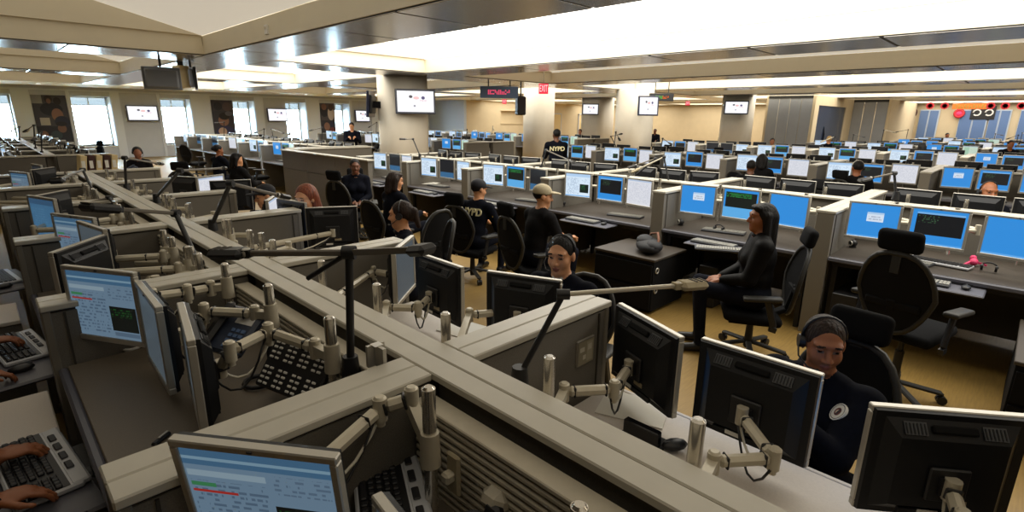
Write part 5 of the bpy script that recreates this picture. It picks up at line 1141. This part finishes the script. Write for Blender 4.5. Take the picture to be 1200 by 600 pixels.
    if letters:
        cu = bpy.data.curves.new('lettering', 'FONT'); cu.body = 'NYPD'; cu.size = .125; cu.align_x = 'CENTER'; cu.align_y = 'CENTER'; cu.extrude = .004; cu.offset = .004; cu.materials.append(M['lettering'])
        bp, bn = cloth(0, .36, -1, .06); mm = Matrix.Translation(Vector(bp) + Vector(bn) * .008) @ Matrix.Rotation(lean, 4, 'Y') @ Matrix(((0, 0, -1, 0), (-1, 0, 0, 0), (0, 1, 0, 0), (0, 0, 0, 1)))
        ob('jacket_lettering', text_mesh(cu), r_, mm, 'pale block letters across the back')
    if chair_ is not None:
        seat = (pel[2] - .125) * sc; px = loc + Matrix.Rotation(yaw, 3, 'Z') @ Vector((-.01, 0, 0))
        chair(px.x, px.y, yaw, chair_[0], chair_[1], seat - .455 if seat > .36 else -.06)
    return r_
D_ = R
# nearest people
person('woman with headset and round white badge on dark sweater, seated at the nearest right desk', P(965, 403, .99), D_(172), D_(208), .10, .02, .0055, .90, True, 'skin_brown', 'navy', hair='high', hcol='hair_brown', hands=[((1.95, .47, .80), (-1, -.1, -.3)), 'lap'], phones=-1, badge=(.14, .42), chair_=('black mesh chair of the woman with the round badge', True), wide=1.2, fine=True)
person('man with headset and dark open-collared shirt looking left, seated behind the second right desk', P(658, 299, 1.09), D_(188), D_(196), .06, .03, .006, .92, False, 'skin_tan', 'navy', hair='short', hands=[(P(545, 362, .76), (-1, .1, -.2)), 'type'], phones=-1, collar=True, patches=True, chair_=('black mesh chair of the man with the open collar', False))
person('woman with dark ponytail and headset turned away, seated in the aisle', P(470, 252, 1.08), D_(150), D_(128), .05, .06, .010, .92, True, 'skin_tan', 'navy', hair='tail', hcol='hair_brown', phones=1, patches=True)
person('woman with long dark hair in a black leather jacket, hands on her lap', P(893, 255, 1.13), D_(118), D_(128), .0, -.02, .009, .92, True, 'skin_brown', 'leather', hair='long', hands='lap', legs=(.10, .13), wide=1.15, chair_=('black mesh chair under the woman in the leather jacket', True))
person('person in dark jacket lettered on the back, dark cap, typing at the second row', P(561, 222, 1.04), D_(12), D_(-8), .2, .22, .010, .92, False, 'skin_tan', 'navy', hair='short', hat='cap_navy', letters=True, chair_=('black mesh chair of the person in the lettered jacket', True), patches=True)
person('man in tan baseball cap and black jacket leaning to the second-row desk', P(636, 230, 1.08), D_(-12), D_(-38), .12, .20, .010, .95, False, 'skin_tan', 'dark_coat', hair='short', hat='cap_cloth', chair_=('black mesh chair with headrest of the tan-capped man', True))
person('uniformed woman officer with gold shoulder patches facing the camera, hands on lap', P(416, 195, 1.10), D_(-118), D_(-112), .1, .02, .011, .92, True, 'skin_dark', 'navy', hair='bun', hands='lap', patches=True, chair_=('black chair of the seated woman officer', True))
person('uniformed woman with long dark hair typing at the second-row desk', P(463, 212, 1.08), D_(5), D_(-8), .12, .14, .011, .92, True, 'skin_tan', 'navy', hair='bob', hcol='hair_brown', patches=True, chair_=('black chair of the dark-haired woman typing', False))
person('woman with wavy red hair and headset in profile behind dark monitors', P(358, 233, 1.15), D_(175), D_(206), .1, .04, .010, .92, True, 'skin_tan', 'navy', hair='volume', hcol='hair_red', phones=False, chair_=('dark chair of the red-haired woman', False))
person('person in a dark cap bent behind a monitor, in profile', P(311, 230, 1.06), D_(165), D_(170), .15, .12, .012, .92, False, 'skin_tan', 'navy', hair='short', hat='cap_navy', chair_=('dark chair of the person in the dark cap at the monitors', True))
# only their hands reach into view at the left
person('person at the lower left corner with both hands on a black keyboard', (-.50, 2.08, 1.14), D_(4), D_(0), .2, .12, .0065, .92, True, 'skin_brown', 'dark_coat', hair='long', hands=[(P(-4, 536, .775), (.9, .2, -.12)), (P(-8, 588, .77), (.97, .05, -.1))], chair_=('black chair of the person typing at the lower left corner', False), fine=True)
person('person at the left edge with one hand on a keyboard', (-.52, 3.36, 1.14), D_(4), D_(0), .2, .12, .008, .92, False, 'skin_brown', 'navy', hair='short', hands=[(P(2, 402, .775), (.95, .15, -.12)), (P(-30, 440, .77), (.9, .1, -.2))], chair_=('black chair of the person at the left edge', False), fine=True)
# middle distance
person('bald man with headset facing the camera behind the second row', P(1158, 225, 1.13), D_(205), D_(212), .05, .02, .010, .92, False, 'skin_brown', 'navy', hair=None, hcol='hair_black', phones=-1, chair_=('black chair with headrest behind the bald man', True))
person('person in black with a yellow headset at the third row, seen from behind', PX(1005, 197, 9.85), D_(10), D_(30), .1, .15, .013, .95, False, 'skin_brown', 'dark_coat', hair='short', phones='silver')
person('dark-clothed person at the third row before a white form screen', PX(893, 188, 9.9), D_(5), D_(20), .1, .1, .013, .95, True, 'skin_brown', 'dark_coat', hair='bob')
person('person standing with back turned in lettered dark jacket beside a blue screen', (8.45, 7.1, 1.52), D_(50), D_(60), .0, .02, .013, .95, False, 'skin_dark', 'navy', hair='short', standing=True, letters=True, hands='chest')
person('man standing by the window wall holding papers, short sleeves', PD(412, 148, 15.6), D_(-120), D_(-125), .35, .06, .014, .95, False, 'skin_tan', 'navy', hair='short', standing=True, hands='chest', hcol='hair_brown')
person('woman with headset facing the camera at the far window seats', P(161, 179, 1.06), D_(-105), D_(-100), .05, .05, .014, .95, True, 'skin_brown', 'dark_coat', hair='short', phones=True)
person('person in dark clothes at the far window desks, left of two', P(256, 176, 1.1), D_(20), D_(0), .05, .05, .014, .95, True, 'skin_brown', 'navy', hair='bun')
person('person in dark clothes at the far window desks, right of two', P(278, 187, 1.06), D_(20), D_(-20), .05, .08, .014, .95, True, 'skin_tan', 'dark_coat', hair='bob')
# farther back
for (px, py, x, dep, hd, hr, hc_, st, lb) in ((905, 166, 0, 17.5, 200, 'short', 'hair_black', False, 'person in dark coat bending sideways in the fourth row'), (959, 143, 0, 21.0, 190, 'short', 'hair_black', True, 'person standing by the grey glass office'), (972, 160, 0, 16.5, 30, 'high', 'hair_blond', False, 'fair-haired person seated right of the standing person'),
        (1186, 163, 0, 14.5, 200, 'short', 'hair_black', False, 'person in black at the right edge among the far rows'), (1080, 173, 0, 13.2, 30, 'bob', 'hair_black', False, 'dark-haired person bent at a green-lined terminal'), (880, 197, 0, 9.0, 20, 'short', 'hair_black', False, 'dark head just above the white form screen'),
        (1112, 150, 0, 24, 200, 'short', 'hair_black', False, 'small far person beneath the party banner'), (768, 149, 0, 25, 200, 'short', 'hair_brown', False, 'small far person under the ticker pillar'), (680, 148, 0, 22, 200, 'short', 'hair_brown', False, 'small far person right of the second pillar'), (850, 150, 0, 23, 220, 'bob', 'hair_brown', False, 'small far person left of the television pillar')):
    p = PD(px, py, dep)
    if not st: p.z = min(max(p.z, 1.08), 1.3)
    person(lb, p, D_(hd), D_(hd), .1, .12, .018, .95, hair == 'bob' if False else False, rng.choice(['skin_tan', 'skin_brown', 'skin_dark']), rng.choice(['navy', 'dark_coat']), hair=hr, hcol=hc_, standing=st, hands='down' if st else 'type')
